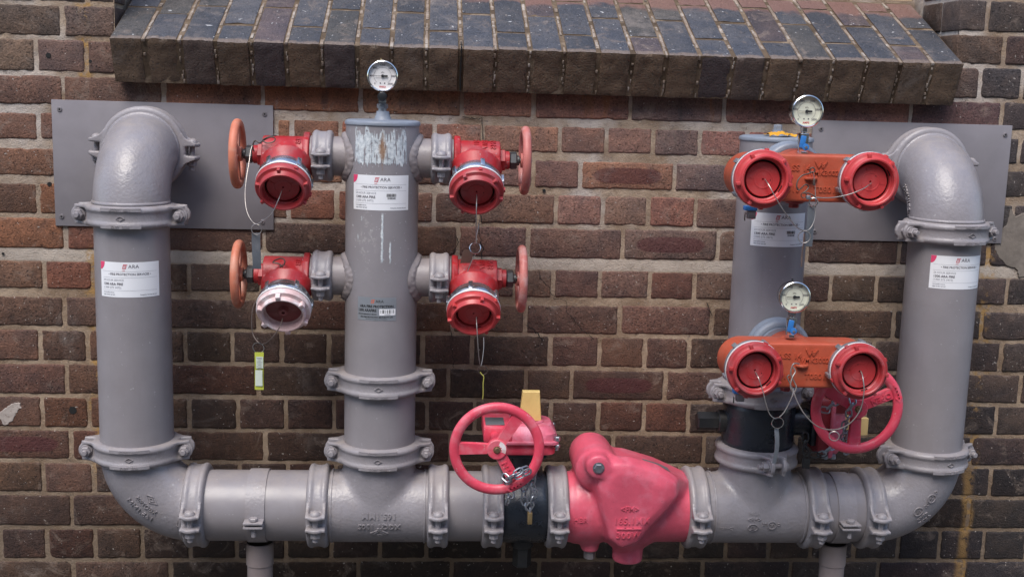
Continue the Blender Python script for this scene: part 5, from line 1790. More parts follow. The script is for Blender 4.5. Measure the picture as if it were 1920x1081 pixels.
# ------------------------------------------------------------------ twin-outlet orange manifolds
def manifold(zm, label, spins, kinds, first_=None, dx=0.0):
    T0 = tr(XC + dx, 0, zm)
    t = thing('inlet_manifold', label, 'manifold', T0, 'orange twin-outlet manifolds on the third riser')
    if first_ is None:
        mb = MB()
        n = 16
        poly = []
        for k in range(n + 1):
            a = -PI / 2 + PI * k / n
            poly.append((0.118 + 0.0495 * math.cos(a), 0.0495 * math.sin(a)))
        for k in range(n + 1):
            a = PI / 2 + PI * k / n
            poly.append((-0.118 + 0.0495 * math.cos(a), 0.0495 * math.sin(a)))
        Tp = Matrix(((1, 0, 0, 0), (0, 0, 1, 0), (0, 1, 0, 0), (0, 0, 0, 1)))
        mb.prism(poly, -0.470, -0.395, T=Tp)
        mb.cyl((-0.003, -0.360, 0), (-0.003, -0.41, 0), 0.0580, 48)
        for s_ in (-1, 1):
            mb.cyl((s_ * 0.1135, -0.40, 0), (s_ * 0.1135, -0.482, 0), 0.0500, 48)
        body = remeshed(mb, 'body', 0.0030, 4, 'orange', t)
        mb = MB()
        mb.cyl((-0.018, -0.43, -0.045), (-0.018, -0.43, -0.056), 0.020, 24, bev=0.002)
        mb.hexa((-0.018, -0.43, -0.055), (-0.018, -0.43, -0.066), 0.0115)
        plug = mb.obj('drain_plug', 'geardark', t)
        mb = MB()
        pl = [(0.014 * math.cos(PI * k / 10), 0.011 * math.sin(PI * k / 10)) for k in range(11)]
        mb.prism(pl, -0.0025, 0.0025, T=Matrix(((1, 0, 0, 0.002), (0, -1, 0, -0.470), (0, 0, 1, 0.0005), (0, 0, 0, 1))), bev=0.0006)
        eye = mb.obj('eye_lug', 'orange', t)
        tx = MB()
        f5 = lambda u, v, hgt: (u, -0.4702 - hgt, v)
        text_on(tx, f5, 'CLASS 14', 0.0185, -0.037, 0.0215, 0.0018, bold=.0001)
        text_on(tx, f5, 'WMK30029', 0.0160, 0.030, 0.0120, 0.0018, bold=.0001)
        text_on(tx, f5, 'T0801', 0.0185, 0.033, -0.0235, 0.0018, bold=.0001)
        text_on(tx, f5, '910', 0.0170, -0.034, -0.0235, 0.0018, bold=.0001)
        poly_line(tx, f5, [(0.010, 0.0360), (0.017, 0.0235), (0.022, 0.0330), (0.026, 0.0235), (0.034, 0.0365)], 0.0026, 0.0024)
        poly_line(tx, f5, [(0.024, 0.0300), (0.030, 0.0300)], 0.0020, 0.0024)
        lt = tx.obj('cast_lettering', 'orange', t)
        first_ = (body, plug, eye, lt)
    else:
        for o in first_:
            c = o.copy()
            COL.objects.link(c)
            c.parent = t
    for s_, sp, kd in zip((-1, 1), spins, kinds):
        T = basis((0, -1, 0), (1, 0, 0), (s_ * 0.1135, -0.506, 0))
        add_cap(t, T, kd, sp, 'alloygrey')
    return t, first_
mU, keep = manifold(1.4205, 'upper orange manifold with two red caps, in front of the right grey plate', (25, 80), ('bright', 'bright'), None, 0.003)
mL, _ = manifold(1.0160, 'lower orange manifold with two red caps, above the black valve', (10, 140), ('red', 'red'), keep, 0.012)
CY = -0.519
wire(mU, [(0.6904, -0.5190, 1.4206), (0.6944, -0.5350, 1.4110), (0.7051, -0.5450, 1.3903), (0.7249, -0.5450, 1.3611), (0.7471, -0.5400, 1.3357), (0.7646, -0.5300, 1.3215), (0.7794, -0.5200, 1.3162)])
wire(mU, [(0.7794, -0.5200, 1.3162), (0.7921, -0.5150, 1.3180), (0.8019, -0.5100, 1.3311), (0.8066, -0.5050, 1.3508), (0.8058, -0.5000, 1.3838), (0.8043, -0.4950, 1.4112), (0.8003, -0.4920, 1.4332)], r=0.0009)
hoop(mU, (0.7814, -0.5200, 1.3028), 0.0128, (0.1, 1, 0.1))
wire(mU, [(0.9160, -0.5190, 1.4180), (0.9015, -0.5350, 1.4124), (0.8828, -0.5450, 1.4041), (0.8588, -0.5450, 1.3947), (0.8347, -0.5350, 1.3878), (0.8174, -0.5200, 1.3849), (0.8053, -0.5050, 1.3843)])
wire(mU, [(0.8054, -0.5050, 1.3832), (0.7982, -0.5050, 1.3886), (0.7877, -0.5050, 1.3928), (0.7775, -0.5050, 1.3926), (0.7839, -0.5050, 1.3983), (0.7885, -0.5030, 1.4060), (0.7808, -0.5050, 1.4104), (0.7680, -0.5050, 1.3990), (0.7630, -0.5050, 1.4056), (0.7653, -0.5020, 1.4187), (0.7743, -0.5000, 1.4287), (0.7860, -0.4980, 1.4322), (0.7976, -0.4960, 1.4367)], r=0.0015, mat='wiredark', name='hook')
hoop(mU, (0.7976, -0.4920, 1.4398), 0.0052, (0.1, 1, 0.0), 0.0014, 'wiredark')
hoop(mU, (0.8004, -0.5050, 1.3741), 0.0088, (0.3, 1, 0.1), 0.0014, 'chrome')
hoop(mU, (0.7790, -0.5050, 1.3881), 0.0055, (0.1, 1, 0.1), 0.0010, 'wiredark')
c_ = Vector((0.7879, -0.5080, 1.3842)) - Vector((XC + 0.003, 0, 1.4205))
MB().box(tuple(c_), (0.0085, 0.006, 0.0085), T=None, bev=0.0008).obj('ferrule', 'galv', mU)
c_ = Vector((0.8008, -0.4980, 1.4147)) - Vector((XC + 0.003, 0, 1.4205))
MB().box(tuple(c_), (0.0045, 0.0045, 0.013), bev=0.0008).obj('ferrule', 'wiredark', mU)
wire(mL, [(0.6961, -0.5190, 1.0128), (0.6978, -0.5400, 1.0052), (0.7086, -0.5450, 0.9755), (0.7173, -0.5450, 0.9466), (0.7281, -0.5400, 0.9255), (0.7428, -0.5350, 0.9161), (0.7576, -0.5300, 0.9242), (0.7695, -0.5250, 0.9416), (0.7799, -0.5200, 0.9638), (0.7833, -0.5100, 0.9753)])
hoop(mL, (0.7469, -0.5350, 0.9067), 0.0125, (0.1, 1, 0.15), mat='chrome')
wire(mL, [(0.9249, -0.5190, 1.0179), (0.9227, -0.5400, 1.0079), (0.9244, -0.5480, 0.9786), (0.9203, -0.5480, 0.9436), (0.9072, -0.5450, 0.9169), (0.8871, -0.5400, 0.8989), (0.8603, -0.5350, 0.8924), (0.8323, -0.5300, 0.9002), (0.8066, -0.5250, 0.9244), (0.7906, -0.5180, 0.9517), (0.7834, -0.5100, 0.9730)], r=0.0013)
hoop(mL, (0.8700, -0.5400, 0.8799), 0.0105, (0.3, 1, 0.1))
wire(mL, [(0.7999, -0.4900, 1.0246), (0.7866, -0.4950, 1.0268), (0.7808, -0.4970, 1.0166), (0.7800, -0.4990, 1.0030), (0.7877, -0.5000, 0.9881), (0.7922, -0.5030, 0.9771), (0.7874, -0.5060, 0.9661), (0.7806, -0.5080, 0.9712), (0.7781, -0.5060, 0.9836), (0.7829, -0.5020, 0.9991), (0.7892, -0.4980, 1.0099), (0.7848, -0.4950, 1.0185)], r=0.0016, mat='wire', name='hook')
wire(mL, [(0.7762, -0.5000, 1.0032), (0.7719, -0.5000, 0.9985), (0.7746, -0.5000, 0.9926), (0.7818, -0.5030, 0.9770), (0.7874, -0.5080, 0.9584)], r=0.0014, mat='wire', name='hook')

# ------------------------------------------------------------------ gauges
def mat_lens():
    m = bpy.data.materials.new('clear_lens')
    m.use_nodes = True
    nt = m.node_tree
    for n in list(nt.nodes):
        nt.nodes.remove(n)
    h = NT(nt)
    out = h.n('ShaderNodeOutputMaterial')
    tp = h.n('ShaderNodeBsdfTransparent')
    gl = h.n('ShaderNodeBsdfGlossy')
    gl.inputs['Roughness'].default_value = 0.03
    mx = h.n('ShaderNodeMixShader')
    mx.inputs[0].default_value = 0.05
    h.l(tp.outputs[0], mx.inputs[1])
    h.l(gl.outputs[0], mx.inputs[2])
    h.l(mx.outputs[0], out.inputs[0])
    return m
M['lens'] = mat_lens()
def gauge(pos, label, face, nums, base_z, kind, maker, rg=0.0345):
    x, y, z = pos
    t = thing('pressure_gauge', label, 'gauge', tr(x, y, z), 'round pressure gauges')
    T = basis((0, -1, 0), (1, 0, 0), (0, 0, 0))
    MB().rev([(0, -0.028), (rg * .80, -0.028), (rg * .90, -0.022), (rg * .92, -0.004), (rg * .97, -0.002), (rg, 0.002), (rg, 0.008), (rg * .985, 0.0105), (rg * .93, 0.0118), (rg * .885, 0.0112), (rg * .86, 0.007), (rg * .86, 0.002)],
             T=T, n=64, caps=False).obj('case', 'chrome', t)
    MB().rev([(0, 0.0035), (rg * .87, 0.0035)], T=T, n=48, caps=False).obj('dial', face, t)
    MB().rev([(0, 0.0096), (rg * .5, 0.0093), (rg * .885, 0.0085)], T=T, n=48, caps=False).obj('lens', 'lens', t)
    f = lambda u, v, hh: (u, -0.0041 - hh, v)
    tk, rd = MB(), MB()
    for i in range(41):
        a = R(225 - 270 * i / 40)
        r0, r1 = rg * .56, rg * (.50 if i % 10 == 0 else .53)
        poly_line(tk, f, [(r0 * math.cos(a), r0 * math.sin(a)), (r1 * math.cos(a), r1 * math.sin(a))], 0.0003, 0.00005)
    poly_line(tk, f, [(rg * .56 * math.cos(R(225 - 270 * i / 40)), rg * .56 * math.sin(R(225 - 270 * i / 40))) for i in range(41)], 0.00028, 0.00005)
    for i, s_ in enumerate(nums):
        a = R(225 - 270 * i / (len(nums) - 1))
        text_on(tk, f, s_, rg * .17, rg * .70 * math.cos(a), rg * .70 * math.sin(a), bold=0.00008)
    text_on(tk, f, 'kPa', rg * .15, 0.0, rg * .22)
    for dx in (-rg * .14, rg * .14):
        tk.rev([(0, 0), (rg * .045, 0)], T=basis((0, -1, 0), None, (dx, -0.0042, -rg * .46)), n=10, caps=False)
    text_on(rd, f, maker, rg * .17, 0.0, -rg * .70, bold=0.0001)
    tk.obj('print', 'inkmid', t, smooth=False)
    rd.obj('print', 'inkred', t, smooth=False)
    nd = MB()
    nd.box((-rg * .24, -0.0065, 0.0), (rg * .58, 0.0008, 0.0008))
    nd.box((rg * .20, -0.0065, 0), (rg * .26, 0.0009, 0.0040), bev=0.0003)
    nd.rev([(0, 0.0075), (rg * .10, 0.0070), (rg * .10, 0.005)], T=T, n=16, caps=False)
    nd.obj('needle', 'ink', t)
    zb = base_z - z
    mb = MB()
    mb.hexa((0, 0.006, -rg * .92), (0, 0.006, -rg - 0.010), 0.0085)
    mb.cyl((0, 0.006, -rg - 0.008), (0, 0.006, -rg - 0.014), 0.0060, 16)
    mb.obj('gauge_stem', 'chrome', t)
    if kind == 'ball':
        mb = MB()
        mb.box((0, 0.006, (-rg - 0.012 + zb + 0.004) / 2), (0.0190, 0.0190, abs(-rg - 0.012 - zb - 0.004)), bev=0.0025)
        mb.hexa((0, 0.006, zb + 0.006), (0, 0.006, zb - 0.004), 0.0115)
        mb.obj('ball_valve', 'chrome', t)
        mb = MB()
        zc = (-rg - 0.012 + zb) / 2
        mb.box((0.0035, -0.0085, zc + 0.004), (0.0115, 0.0070, 0.026), T=Matrix.Rotation(R(8), 4, 'Y'), bev=0.002)
        mb.rev([(0, 0.004), (0.0070, 0.003), (0.0075, 0.0)], T=basis((0, -1, 0), None, (0.001, -0.010, zc - 0.007)), n=20, caps=False)
        lv = mb.obj('lever', 'blue', t)
        MB().hexa((0.001, -0.0135, zc - 0.007), (0.001, -0.0155, zc - 0.007), 0.0032, ch=0.0003).obj('lever_screw', 'galv', lv)
    else:
        mb = MB()
        mb.box((0, 0.006, (-rg - 0.010 + zb + 0.010) / 2), (0.0180, 0.0180, abs(-rg - 0.010 - zb - 0.010)), bev=0.002)
        mb.obj('cock', 'chrome', t)
        mb = MB()
        mb.rev([(0, 0.020), (0.004, 0.020), (0.0085, 0.019), (0.0108, 0.015), (0.0108, 0.004), (0.008, 0.0)], T=basis((0, -1, 0), None, (0, -0.003, -rg - 0.011)), n=20, caps=False)
        mb.obj('knob', 'blacklug', t)
        mb = MB()
        mb.hexa((0, 0.006, zb + 0.014), (0, 0.006, zb + 0.004), 0.0125)
        mb.cyl((0, 0.006, zb + 0.004), (0, 0.006, zb - 0.002), 0.0095, 20)
        mb.obj('nipple', 'galv', t)
    if kind != 'ball':
        MB().cyl((-0.004, 0.002, rg - .001), (-0.004, 0.002, rg + 0.0045), 0.0020, 12).obj('vent_plug', 'brass', t)
    else:
        MB().cyl((-0.002, 0.012, rg * .9), (-0.002, 0.012, rg + 0.0030), 0.0022, 12).obj('vent_plug', 'blacklug', t)
    return t
gauge((XB - 0.001, PY - 0.006, 1.6085), 'white-faced pressure gauge on the black-knobbed cock above the scraped riser', 'face', ('0', '400', '800', '1200', '1600', '2000', '2500'), 1.533, 'knob', 'WIKA')
gauge((0.7935, -0.436, 1.5600), 'cream-faced pressure gauge with a blue lever on top of the upper orange manifold', 'facecream', ('0', '500', '1000', '1500', '2000', '2500'), 1.470, 'ball', 'AMPS')
gauge((0.7945, -0.436, 1.1620), 'cream-faced pressure gauge with a blue lever on top of the lower orange manifold', 'facecream', ('0', '500', '1000', '1500', '2000', '2500'), 1.073, 'ball', 'AMPS')

# rag lying on the third riser's end cap
rag = []
fs = []
nx_, ny_ = 22, 12
for j in range(ny_ + 1):
    for i in range(nx_ + 1):
        u, v = i / nx_, j / ny_
        x = 0.792 + (u - .5) * 0.064 + 0.004 * math.sin(v * 7)
        y = PY - 0.072 + v * 0.05 + 0.006 * math.sin(u * 9)
        d = mnoise.noise(Vector((u * 5, v * 4, 2.2)))
        z_ = 1.5005 + 0.0075 * abs(math.sin(u * 10 + v * 3)) * (0.5 + d) + 0.004 * (1 - abs(2 * u - 1))
        if j == 0:
            z_ -= 0.002
        rag.append((x, y, z_))
for j in range(ny_):
    for i in range(nx_):
        a = j * (nx_ + 1) + i
        fs.append((a, a + 1, a + nx_ + 2, a + nx_ + 1))
ro = MB().add(rag, fs).obj('rag', 'cloth')
ro['label'] = 'crumpled yellow-orange rag on top of the riser behind the upper manifold'
ro['category'] = 'rag'

# small blue-lidded drain cocks left of each manifold
def cock(p, label):
    t = thing('drain_cock', label, 'valve', tr(*p), 'small blue-topped cocks under the left manifold caps')
    MB().box((0, 0, 0.012), (0.028, 0.020, 0.010), bev=0.0015).obj('lid', 'blue', t)
    mb = MB().box((0.003, 0, -0.002), (0.018, 0.016, 0.019), bev=0.0015)
    mb.cyl((0.003, 0.006, -0.002), (0.003, 0.040, -0.002), 0.005, 12)
    mb.obj('cock_body', 'screw', t)
    MB().box((-0.011, 0, -0.009), (0.0012, 0.006, 0.014)).obj('tab', 'blacklug', t)
cock((0.7150, -0.3300, 1.3298), 'small blue-topped cock peeping out under the left cap of the upper manifold')
cock((0.7111, -0.3450, 0.9143), 'small blue-topped cock peeping out under the left cap of the lower manifold')

# ------------------------------------------------------------------ pink swing check valve
cv = thing('check_valve', 'large faded pink cast check valve in the horizontal run between two grey couplings', 'check valve')
mb = MB()
mb.cyl((0.320, PY, ZH), (0.645, PY, ZH), PR + 0.001, 72)
mb.cyl((0.355, PY, ZH), (0.42, PY, ZH), PR + 0.006, 72)
# hinge lobe
mb.cyl((0.402, PY - 0.080, 0.720), (0.402, PY + 0.065, 0.720), 0.0520, 48)
mb.rev([(0, 0.020), (0.030, 0.014), (0.045, 0.002), (0.0505, -0.008), (0, -0.008)], T=basis((0, -1, 0), None, (0.402, PY - 0.076, 0.718)), n=48, caps=False)
mb.cyl((0.3975, PY - 0.075, 0.740), (0.3975, PY - 0.124, 0.740), 0.0290, 40)
# bonnet: lofted sections in XZ from back to front
def loft(mb, secs):
    """secs: list of (y, polygon[(x, z)]) with equal counts"""
    n = len(secs[0][1])
    vs, fs = [], []
    for y, pl in secs:
        vs += [(x, y, z_) for x, z_ in pl]
    for k in range(len(secs) - 1):
        for i in range(n):
            j = (i + 1) % n
            fs.append((k * n + i, k * n + j, (k + 1) * n + j, (k + 1) * n + i))
    fs.append(tuple(range(n)))
    fs.append(tuple((len(secs) - 1) * n + i for i in reversed(range(n))))
    mb.add(vs, fs)
big = [(0.385, 0.690), (0.402, 0.725), (0.430, 0.742), (0.480, 0.739), (0.555, 0.717), (0.632, 0.682), (0.636, 0.632), (0.600, 0.575), (0.555, 0.530), (0.510, 0.500), (0.465, 0.500), (0.425, 0.540), (0.398, 0.620)]
frt = [(0.392, 0.690), (0.402, 0.738), (0.430, 0.760), (0.480, 0.757), (0.540, 0.739), (0.594, 0.706), (0.598, 0.670), (0.566, 0.625), (0.530, 0.585), (0.500, 0.545), (0.460, 0.530), (0.428, 0.555), (0.408, 0.620)]
cx_, cz_ = 0.475, 0.655
def shr(pl, k, dx=0, dz=0):
    return [(cx_ + (x - cx_) * k + dx, cz_ + (z_ - cz_) * k + dz) for x, z_ in pl]
loft(mb, [(PY + 0.065, shr(big, 0.90)), (PY + 0.03, big), (PY - 0.040, big), (PY - 0.088, frt), (PY - 0.116, shr(frt, 0.90)), (PY - 0.126, shr(frt, 0.66))])
mb.cyl((0.492, PY - 0.020, 0.475), (0.492, PY - 0.020, 0.56), 0.0370, 32)
mb.cyl((0.400, PY - 0.02, 0.500), (0.400, PY - 0.02, 0.56), 0.022, 24)
mb.v = [tuple(v) for v in mb.v]
cvb = remeshed(mb, 'body', 0.0040, 22, 'pink', cv)
mb = MB()
mb.hexa((0.3975, PY - 0.122, 0.740), (0.3975, PY - 0.131, 0.740), 0.0115)
mb.cyl((0.3975, PY - 0.120, 0.740), (0.3975, PY - 0.126, 0.740), 0.0135, 20)
mb.obj('hinge_bolt', 'galv', cv)
MB().hexa((0.400, PY - 0.02, 0.505), (0.400, PY - 0.02, 0.480), 0.014).obj('plug', 'screw', cv)
tx = MB()
f6 = lambda u, v, hgt: (0.478 + u, PY - 0.1205 - hgt, 0.640 + v)

# raised lettering follows the bonnet: cast onto the smoothed surface
from mathutils.bvhtree import BVHTree
bvh = BVHTree.FromPolygons([v.co.copy() for v in cvb.data.vertices], [tuple(p.vertices) for p in cvb.data.polygons])
def on_body(x0, z0):
    def fn(u, v, hgt):
        hit = bvh.ray_cast(Vector((x0 + u, -1.0, z0 + v)), Vector((0, 1, 0)))
        y = hit[0].y if hit[0] is not None else PY - 0.1
        return (x0 + u, y - hgt, z0 + v)
    return fn
def on_top(u, v, hgt):
    hit = bvh.ray_cast(Vector((0.548 + u, PY - 0.040 + v, 1.0)), Vector((0, 0, -1)))
    return (0.548 + u, PY - 0.040 + v, hit[0].z + hgt)
mb = MB()
rect_on(mb, on_top, -0.031, 0.031, -0.020, 0.020, 0.0016, 10, 6)
rect_on(mb, on_top, -0.031, 0.031, -0.0204, -0.0200, 0.0002, 10, 1)
mb.obj('nameplate', 'nameplate', cv)
text_on(tx, on_body(0.474, 0.642), '<FM>', 0.0180, 0, 0, 0.0022, bold=.0001)
text_on(tx, on_body(0.480, 0.613), '165.1MM', 0.0225, 0, 0, 0.0024, bold=0.0002, xs=.95, space=1.08)
poly_line(tx, on_body(0.474, 0.595), [(-0.027, 0), (-0.009, 0), (0.009, 0), (0.027, 0)], 0.0034, 0.0034)
text_on(tx, on_body(0.474, 0.577), '300W', 0.0235, 0, 0, 0.0024, bold=0.0002, xs=.95, space=1.08)
text_on(tx, on_body(0.366, 0.600), 'HBR', 0.0180, 0, 0, 0.0022, bold=.0001)
tx.obj('cast_lettering', 'pink', cv)

# ------------------------------------------------------------------ black butterfly valves with gear operators
def butterfly(T0, label, gz, spoke_angles, text_angle, wheel_y, wx, flagmat, wz, chip=True):
    """local Z = stem direction, local X = along the pipe; origin on the pipe axis"""
    t = thing('butterfly_valve', label, 'butterfly valve', T0, 'black valves with pink gear handwheels')
    Tx = basis((1, 0, 0), (0, 0, 1))
    MB().rev([(0, -0.074), (PR - .001, -0.074), (PR, -0.050), (PR + .002, -0.046), (PR + 0.003, -0.040), (PR + 0.003, 0.040), (PR + .002, 0.046), (PR, 0.050), (PR - .001, 0.074), (0, 0.074)], T=Tx, n=72, caps=False).obj('body', 'black', t)
    mb = MB()
    mb.cyl((0, 0, 0.075), (0, 0, 0.150 + gz), 0.033, 32, bev=0.002)
    mb.box((0, 0, 0.140 + gz), (0.095, 0.095, 0.014), bev=0.004)
    mb.obj('neck', 'black', t)
    mb = MB()
    mb.cyl((0, 0, -0.078), (0, 0, -0.150), 0.0225, 6, bev=0.003)
    mb.cyl((0, 0, -0.078), (0, 0, -0.100), 0.027, 32, bev=0.002)
    mb.obj('trunnion', 'blacklug', t)
    # gearbox
    def rr_poly(x0, x1, y0, y1, r, n=5):
        out = []
        for cx, cy, a0 in ((x1 - r, y1 - r, 0), (x0 + r, y1 - r, 90), (x0 + r, y0 + r, 180), (x1 - r, y0 + r, 270)):
            for k in range(n + 1):
                a = R(a0 + 90 * k / n)
                out.append((cx + r * math.cos(a), cy + r * math.sin(a)))
        return out
    z0 = 0.146 + gz
    MB().prism(rr_poly(-0.078, 0.066, -0.062, 0.062, 0.02), z0, z0 + 0.026, bev=0.002).obj('gear_base', 'geardark' if not chip else 'wheelpink', t)
    MB().prism(rr_poly(-0.088, 0.074, -0.070, 0.070, 0.018), z0 + 0.026, z0 + 0.0345, bev=0.001).obj('gear_flange', 'gearpink', t)
    mb = MB()
    a_, b2 = rr_poly(-0.070, 0.070, -0.066, 0.066, 0.03), rr_poly(-0.052, 0.058, -0.050, 0.050, 0.03)
    n = len(a_)
    vs = [(x, y, z0 + 0.0345) for x, y in a_] + [(x * .98, y * .98, z0 + 0.050) for x, y in a_] + [(x, y, z0 + 0.066) for x, y in b2]
    fs = [(k * n + i, k * n + (i + 1) % n, (k + 1) * n + (i + 1) % n, (k + 1) * n + i) for k in range(2) for i in range(n)]
    fs += [tuple(reversed(range(n))), tuple(2 * n + i for i in range(n))]
    mb.add(vs, fs)
    mb.rev([(0.034, 0), (0.034, 0.004), (0.030, 0.006), (0.026, 0.006), (0.024, 0.003), (0, 0.003)], T=tr(0.008, 0, z0 + 0.064), n=32, caps=False)
    mb.obj('gear_cover', 'gearpink', t)
    mb = MB()
    mb.box((wx + 0.008, -0.005, z0 + 0.050), (0.066, 0.128, 0.036), bev=0.004)
    mb.obj('worm_housing', 'wheelpink' if chip else 'geardark', t)
    MB().box((wx + 0.002, -0.020, z0 + 0.0695), (0.044, 0.060, 0.002), bev=0.0005).obj('nameplate', 'nameplate', t)
    for (bx, by) in ((-0.083, -0.056), (0.069, -0.058), (0.069, 0.058), (-0.083, 0.056)):
        mb = MB()
        mb.hexa((bx, by, z0 + 0.034), (bx, by, z0 + 0.045), 0.0075)
        mb.cyl((bx, by, z0 + 0.012), (bx, by, z0 + 0.034), 0.004, 12)
        mb.hexa((bx, by, z0 + 0.026), (bx, by, z0 + 0.018), 0.0075)
        mb.obj('bolt', 'galv', t)
    # indicator flag
    mb = MB()
    fl = [(-0.026, 0), (0.028, 0), (0.027, 0.012), (0.022, 0.072), (-0.019, 0.072), (-0.024, 0.012)]
    mb.prism(fl, -0.009, 0.009, T=Matrix(((1, 0, 0, 0.008), (0, 0, -1, 0), (0, 1, 0, z0 + 0.067), (0, 0, 0, 1))), bev=0.002)
    mb.obj('indicator', flagmat, t)
    # worm shaft and handwheel facing the viewer
    zw = z0 + wz
    MB().cyl((wx, -0.060, zw), (wx, wheel_y + 0.004, zw), 0.0100, 20).obj('worm_shaft', 'wheelpink', t)
    wmb = handwheel_mesh(0.0950, 0.0116, 0.0090, spoke_angles, 0.0225, 0.020, 0.025, 0.031, 0.0085)
    Tw = basis((0, -1, 0), (1, 0, 0), (wx, wheel_y, zw))
    w = wmb.obj('handwheel', 'wheelpink', t, Tw)
    tx = MB()
    ca, sa = math.cos(R(text_angle)), math.sin(R(text_angle))
    rot = R(text_angle)
    fw = lambda u, v, hgt: (u, v, 0.0043 + hgt)
    text_on(tx, fw, 'OPEN', 0.0190, 0.058 * ca, 0.058 * sa, 0.0022, rot=rot + (PI if ca > 0 else PI), bold=0.0003)
    # arrow on the rim
    arr = []
    for k in range(6):
        a = R(text_angle + 8 - 22 + k * 5)
        arr.append((0.096 * math.cos(a), 0.096 * math.sin(a)))
    poly_line(tx, lambda u, v, hgt: (u, v, 0.0082 + hgt), arr, 0.0034, 0.002)
    a = R(text_angle - 14)
    for dr in (-0.006, 0.006):
        a2 = R(text_angle - 9)
        poly_line(tx, lambda u, v, hgt: (u, v, 0.0080 + hgt), [(0.096 * math.cos(a), 0.096 * math.sin(a)), ((0.096 + dr) * math.cos(a2), (0.096 + dr) * math.sin(a2))], 0.0030, 0.002)
    tx.obj('cast_lettering', 'wheelpink', w)
    mb = MB()
    if chip:
        vs, fs = [(0.010 * math.cos(R(20)), 0.010 * math.sin(R(20)), 0.0102)], []
        pts = []
        for k in range(9):
            a = R(-25 + 95 * k / 8)
            pts.append((0.0205 * math.cos(a), 0.0205 * math.sin(a)))
        for k in range(9):
            a = R(70 - 95 * k / 8)
            q = 0.0105 + 0.002 * math.sin(k * 2.1)
            pts.append((q * math.cos(a), q * math.sin(a)))
        mb.prism(pts, 0.0095, 0.01025)
        mb.obj('paint_chip', 'capfaded', w)
    mb = MB()
    mb.rev([(0, 0.0145), (0.0050, 0.0145), (0.0062, 0.0130), (0.0066, 0.0095)], n=20, caps=False)
    mb.rev([(0.0066, 0.0104), (0.0085, 0.0104), (0.0085, 0.0098)], n=20, caps=False)
    mb.obj('wheel_nut', 'bronze', w)
    return t, zw
bv1, _ = butterfly(tr(0.2385, PY, ZH), 'black valve in the horizontal run with a pink three-spoke handwheel and yellow flag on top', 0.0, (180, 58, -61), -61, -0.166, -0.078, 'yellow', 0.048)
T2 = tr(XC, PY, 0.8185) @ Matrix.Rotation(PI / 2, 4, 'Y')
bv2, _ = butterfly(T2, 'black valve on the third riser with its pink handwheel partly behind the lower manifold cap', -0.016, (0, 115, -120), 115, -0.166, -0.080, 'yellowpale', 0.0475, False)
tx = MB()
f7 = hcyl_fn(0.2385, ZH, 0, PR + 0.003, False)
text_on(tx, f7, '165.1MM', 0.0180, 0.006, -0.012, 0.0030, bold=.0003)
tx.v = [(x - 0.2385, y, z_ - ZH) for x, y, z_ in tx.v]
tx.obj('cast_lettering', 'black', bv1)
tx = MB()
f8 = cyl_fn(XC, 0.8185, 8, PR + 0.003)
text_on(tx, f8, '165.1MM', 0.0180, 0.0, 0.0, 0.0030, bold=.0003, rot=PI / 2)
iv = T2.inverted()
tx.v = [tuple(iv @ Vector((x, y + PY, z_))) for x, y, z_ in tx.v]
tx.obj('cast_lettering', 'black', bv2)

# ------------------------------------------------------------------ chains and padlocks
_lk = {}
def link_mesh(L, Wd, r, mat):
    key = (L, Wd, r, mat)
    if key in _lk:
        return _lk[key]
    pts = []
    hw = Wd / 2
    hl = L / 2 - hw
    for k in range(9):
        a = -PI / 2 + PI * k / 8
        pts.append((hl + hw * math.cos(a), hw * math.sin(a), 0))
    for k in range(9):
        a = PI / 2 + PI * k / 8
        pts.append((-hl + hw * math.cos(a), hw * math.sin(a), 0))
    me = MB().tube(pts, r, n=7, closed=True, up=(0, 0, 1)).mesh('chain_link', True)
    me.materials.append(M[mat])
    _lk[key] = me
    return me
def chain(label, strands, mat='galv', L=0.0225, Wd=0.0135, r=0.0021, cat='chain'):
    c0 = Vector(strands[0][0])
    t = thing('chain', label, cat, tr(c0))
    me = link_mesh(L, Wd, r, mat)
    pitch = L - 2.4 * r
    for st_ in strands:
        P = smooth_path([Vector(p) - c0 for p in st_], 10)
        # resample by arc length
        acc = [0.0]
        for a, b_ in zip(P[:-1], P[1:]):
            acc.append(acc[-1] + (b_ - a).length)
        d = pitch / 2
        k = 0
        while d < acc[-1] + pitch * 0.3:
            i = 0
            while i < len(acc) - 2 and acc[i + 1] < d:
                i += 1
            f_ = (d - acc[i]) / max(1e-6, acc[i + 1] - acc[i])
            p = P[i] + (P[i + 1] - P[i]) * f_
            ax = (P[i + 1] - P[i]).normalized()
            nrm = Vector((0, -1, 0)) if k % 2 == 0 else Vector((0.75, -0.65, 0.1))
            nrm = (nrm - ax * nrm.dot(ax)).normalized()
            T = basis(nrm, ax, p)
            link('chain_link', me, t, T)
            d += pitch
            k += 1
    return t
chain('galvanised chain wrapped round the lower spoke of the left pink handwheel', [
    [(0.1761, -0.3950, 0.7405), (0.1853, -0.4020, 0.7343), (0.1966, -0.4080, 0.7425), (0.2082, -0.4080, 0.7525), (0.2218, -0.4000, 0.7549)],
    [(0.1821, -0.3850, 0.7185), (0.1929, -0.3960, 0.7335), (0.2064, -0.4040, 0.7413), (0.2230, -0.4020, 0.7481)],
    [(0.2441, -0.3600, 0.7568), (0.2470, -0.3750, 0.7405), (0.2420, -0.3720, 0.7169), (0.2482, -0.3650, 0.6906), (0.2458, -0.3600, 0.6660), (0.2379, -0.3580, 0.6500)],
    [(0.2286, -0.3600, 0.7102), (0.2255, -0.3620, 0.6894), (0.2274, -0.3600, 0.6685), (0.2380, -0.3560, 0.6518)],
    [(0.1942, -0.3400, 0.6866), (0.1978, -0.3450, 0.6782), (0.1933, -0.3450, 0.6655)]])
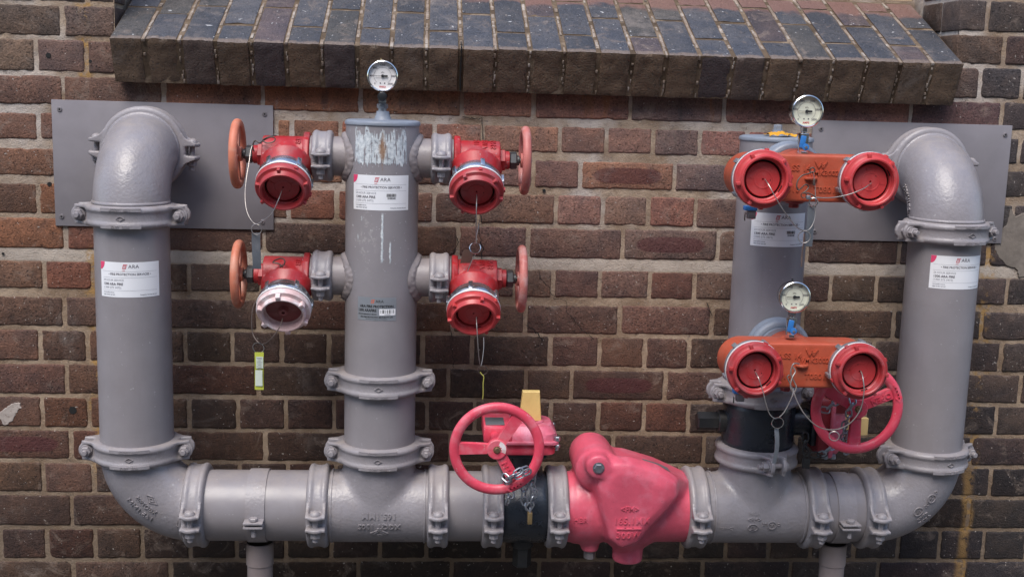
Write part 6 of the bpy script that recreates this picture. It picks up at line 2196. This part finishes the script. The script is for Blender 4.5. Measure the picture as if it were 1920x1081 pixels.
pl = thing('padlock', 'small brass padlock on the chain in front of the black valve', 'padlock', tr(*(0.2410, -0.3600, 0.6431)))
MB().box((0, 0, -0.0145), (0.0105, 0.017, 0.0270), bev=0.001).obj('lock_body', 'brass', pl)
MB().tube([(0, -0.005, -0.002), (0, -0.005, 0.007), (0, -0.0035, 0.0095), (0, 0, 0.0105), (0, 0.0035, 0.0095), (0, 0.005, 0.007), (0, 0.005, -0.002)], 0.0015, n=8).obj('shackle', 'galv', pl)
MB().box((0.0056, -0.003, -0.016), (0.0003, 0.003, 0.012)).obj('keyway', 'dark', pl)
chain('dark galvanised chain draped behind and over the right pink handwheel', [
    [(0.9525, -0.4000, 0.9315), (0.9556, -0.4050, 0.9168), (0.9494, -0.4020, 0.8999), (0.9521, -0.3950, 0.8805), (0.9484, -0.3850, 0.8614), (0.9525, -0.3750, 0.8372), (0.9557, -0.3600, 0.8150)],
    [(0.9106, -0.3300, 0.8820), (0.9228, -0.3350, 0.8810), (0.9291, -0.3400, 0.8926), (0.9415, -0.3450, 0.9041), (0.9539, -0.3500, 0.9157)],
    [(0.9227, -0.3000, 0.7626), (0.9316, -0.3100, 0.7711), (0.9431, -0.3150, 0.7831), (0.9583, -0.3100, 0.7894)],
    [(0.9614, -0.3700, 0.8572), (0.9627, -0.3650, 0.8305), (0.9690, -0.3500, 0.8006), (0.9753, -0.3400, 0.7809)]], mat='galv')
chain('blackened chain hanging beside the lower grey coupling of the third riser', [
    [(0.8871, -0.3000, 0.8142), (0.8878, -0.3020, 0.7967), (0.8890, -0.3020, 0.7786), (0.8925, -0.3020, 0.7657)],
    [(0.9036, -0.3000, 0.7625), (0.9157, -0.3020, 0.7632), (0.9276, -0.3040, 0.7653)]], mat='blacklug')
pl = thing('padlock', 'black padlock hanging between the lower grey coupling and the right riser', 'padlock', tr(*(0.8931, -0.3020, 0.7566)))
MB().box((0, 0, -0.014), (0.017, 0.010, 0.024), bev=0.0015).obj('lock_body', 'blacklug', pl)
MB().tube([(-0.0055, 0, -0.003), (-0.0055, 0, 0.007), (-0.0035, 0, 0.0105), (0, 0, 0.012), (0.0035, 0, 0.0105), (0.0055, 0, 0.007), (0.0055, 0, -0.003)], 0.0016, n=8).obj('shackle', 'blacklug', pl)
print('bricks as parts:', nbrick)
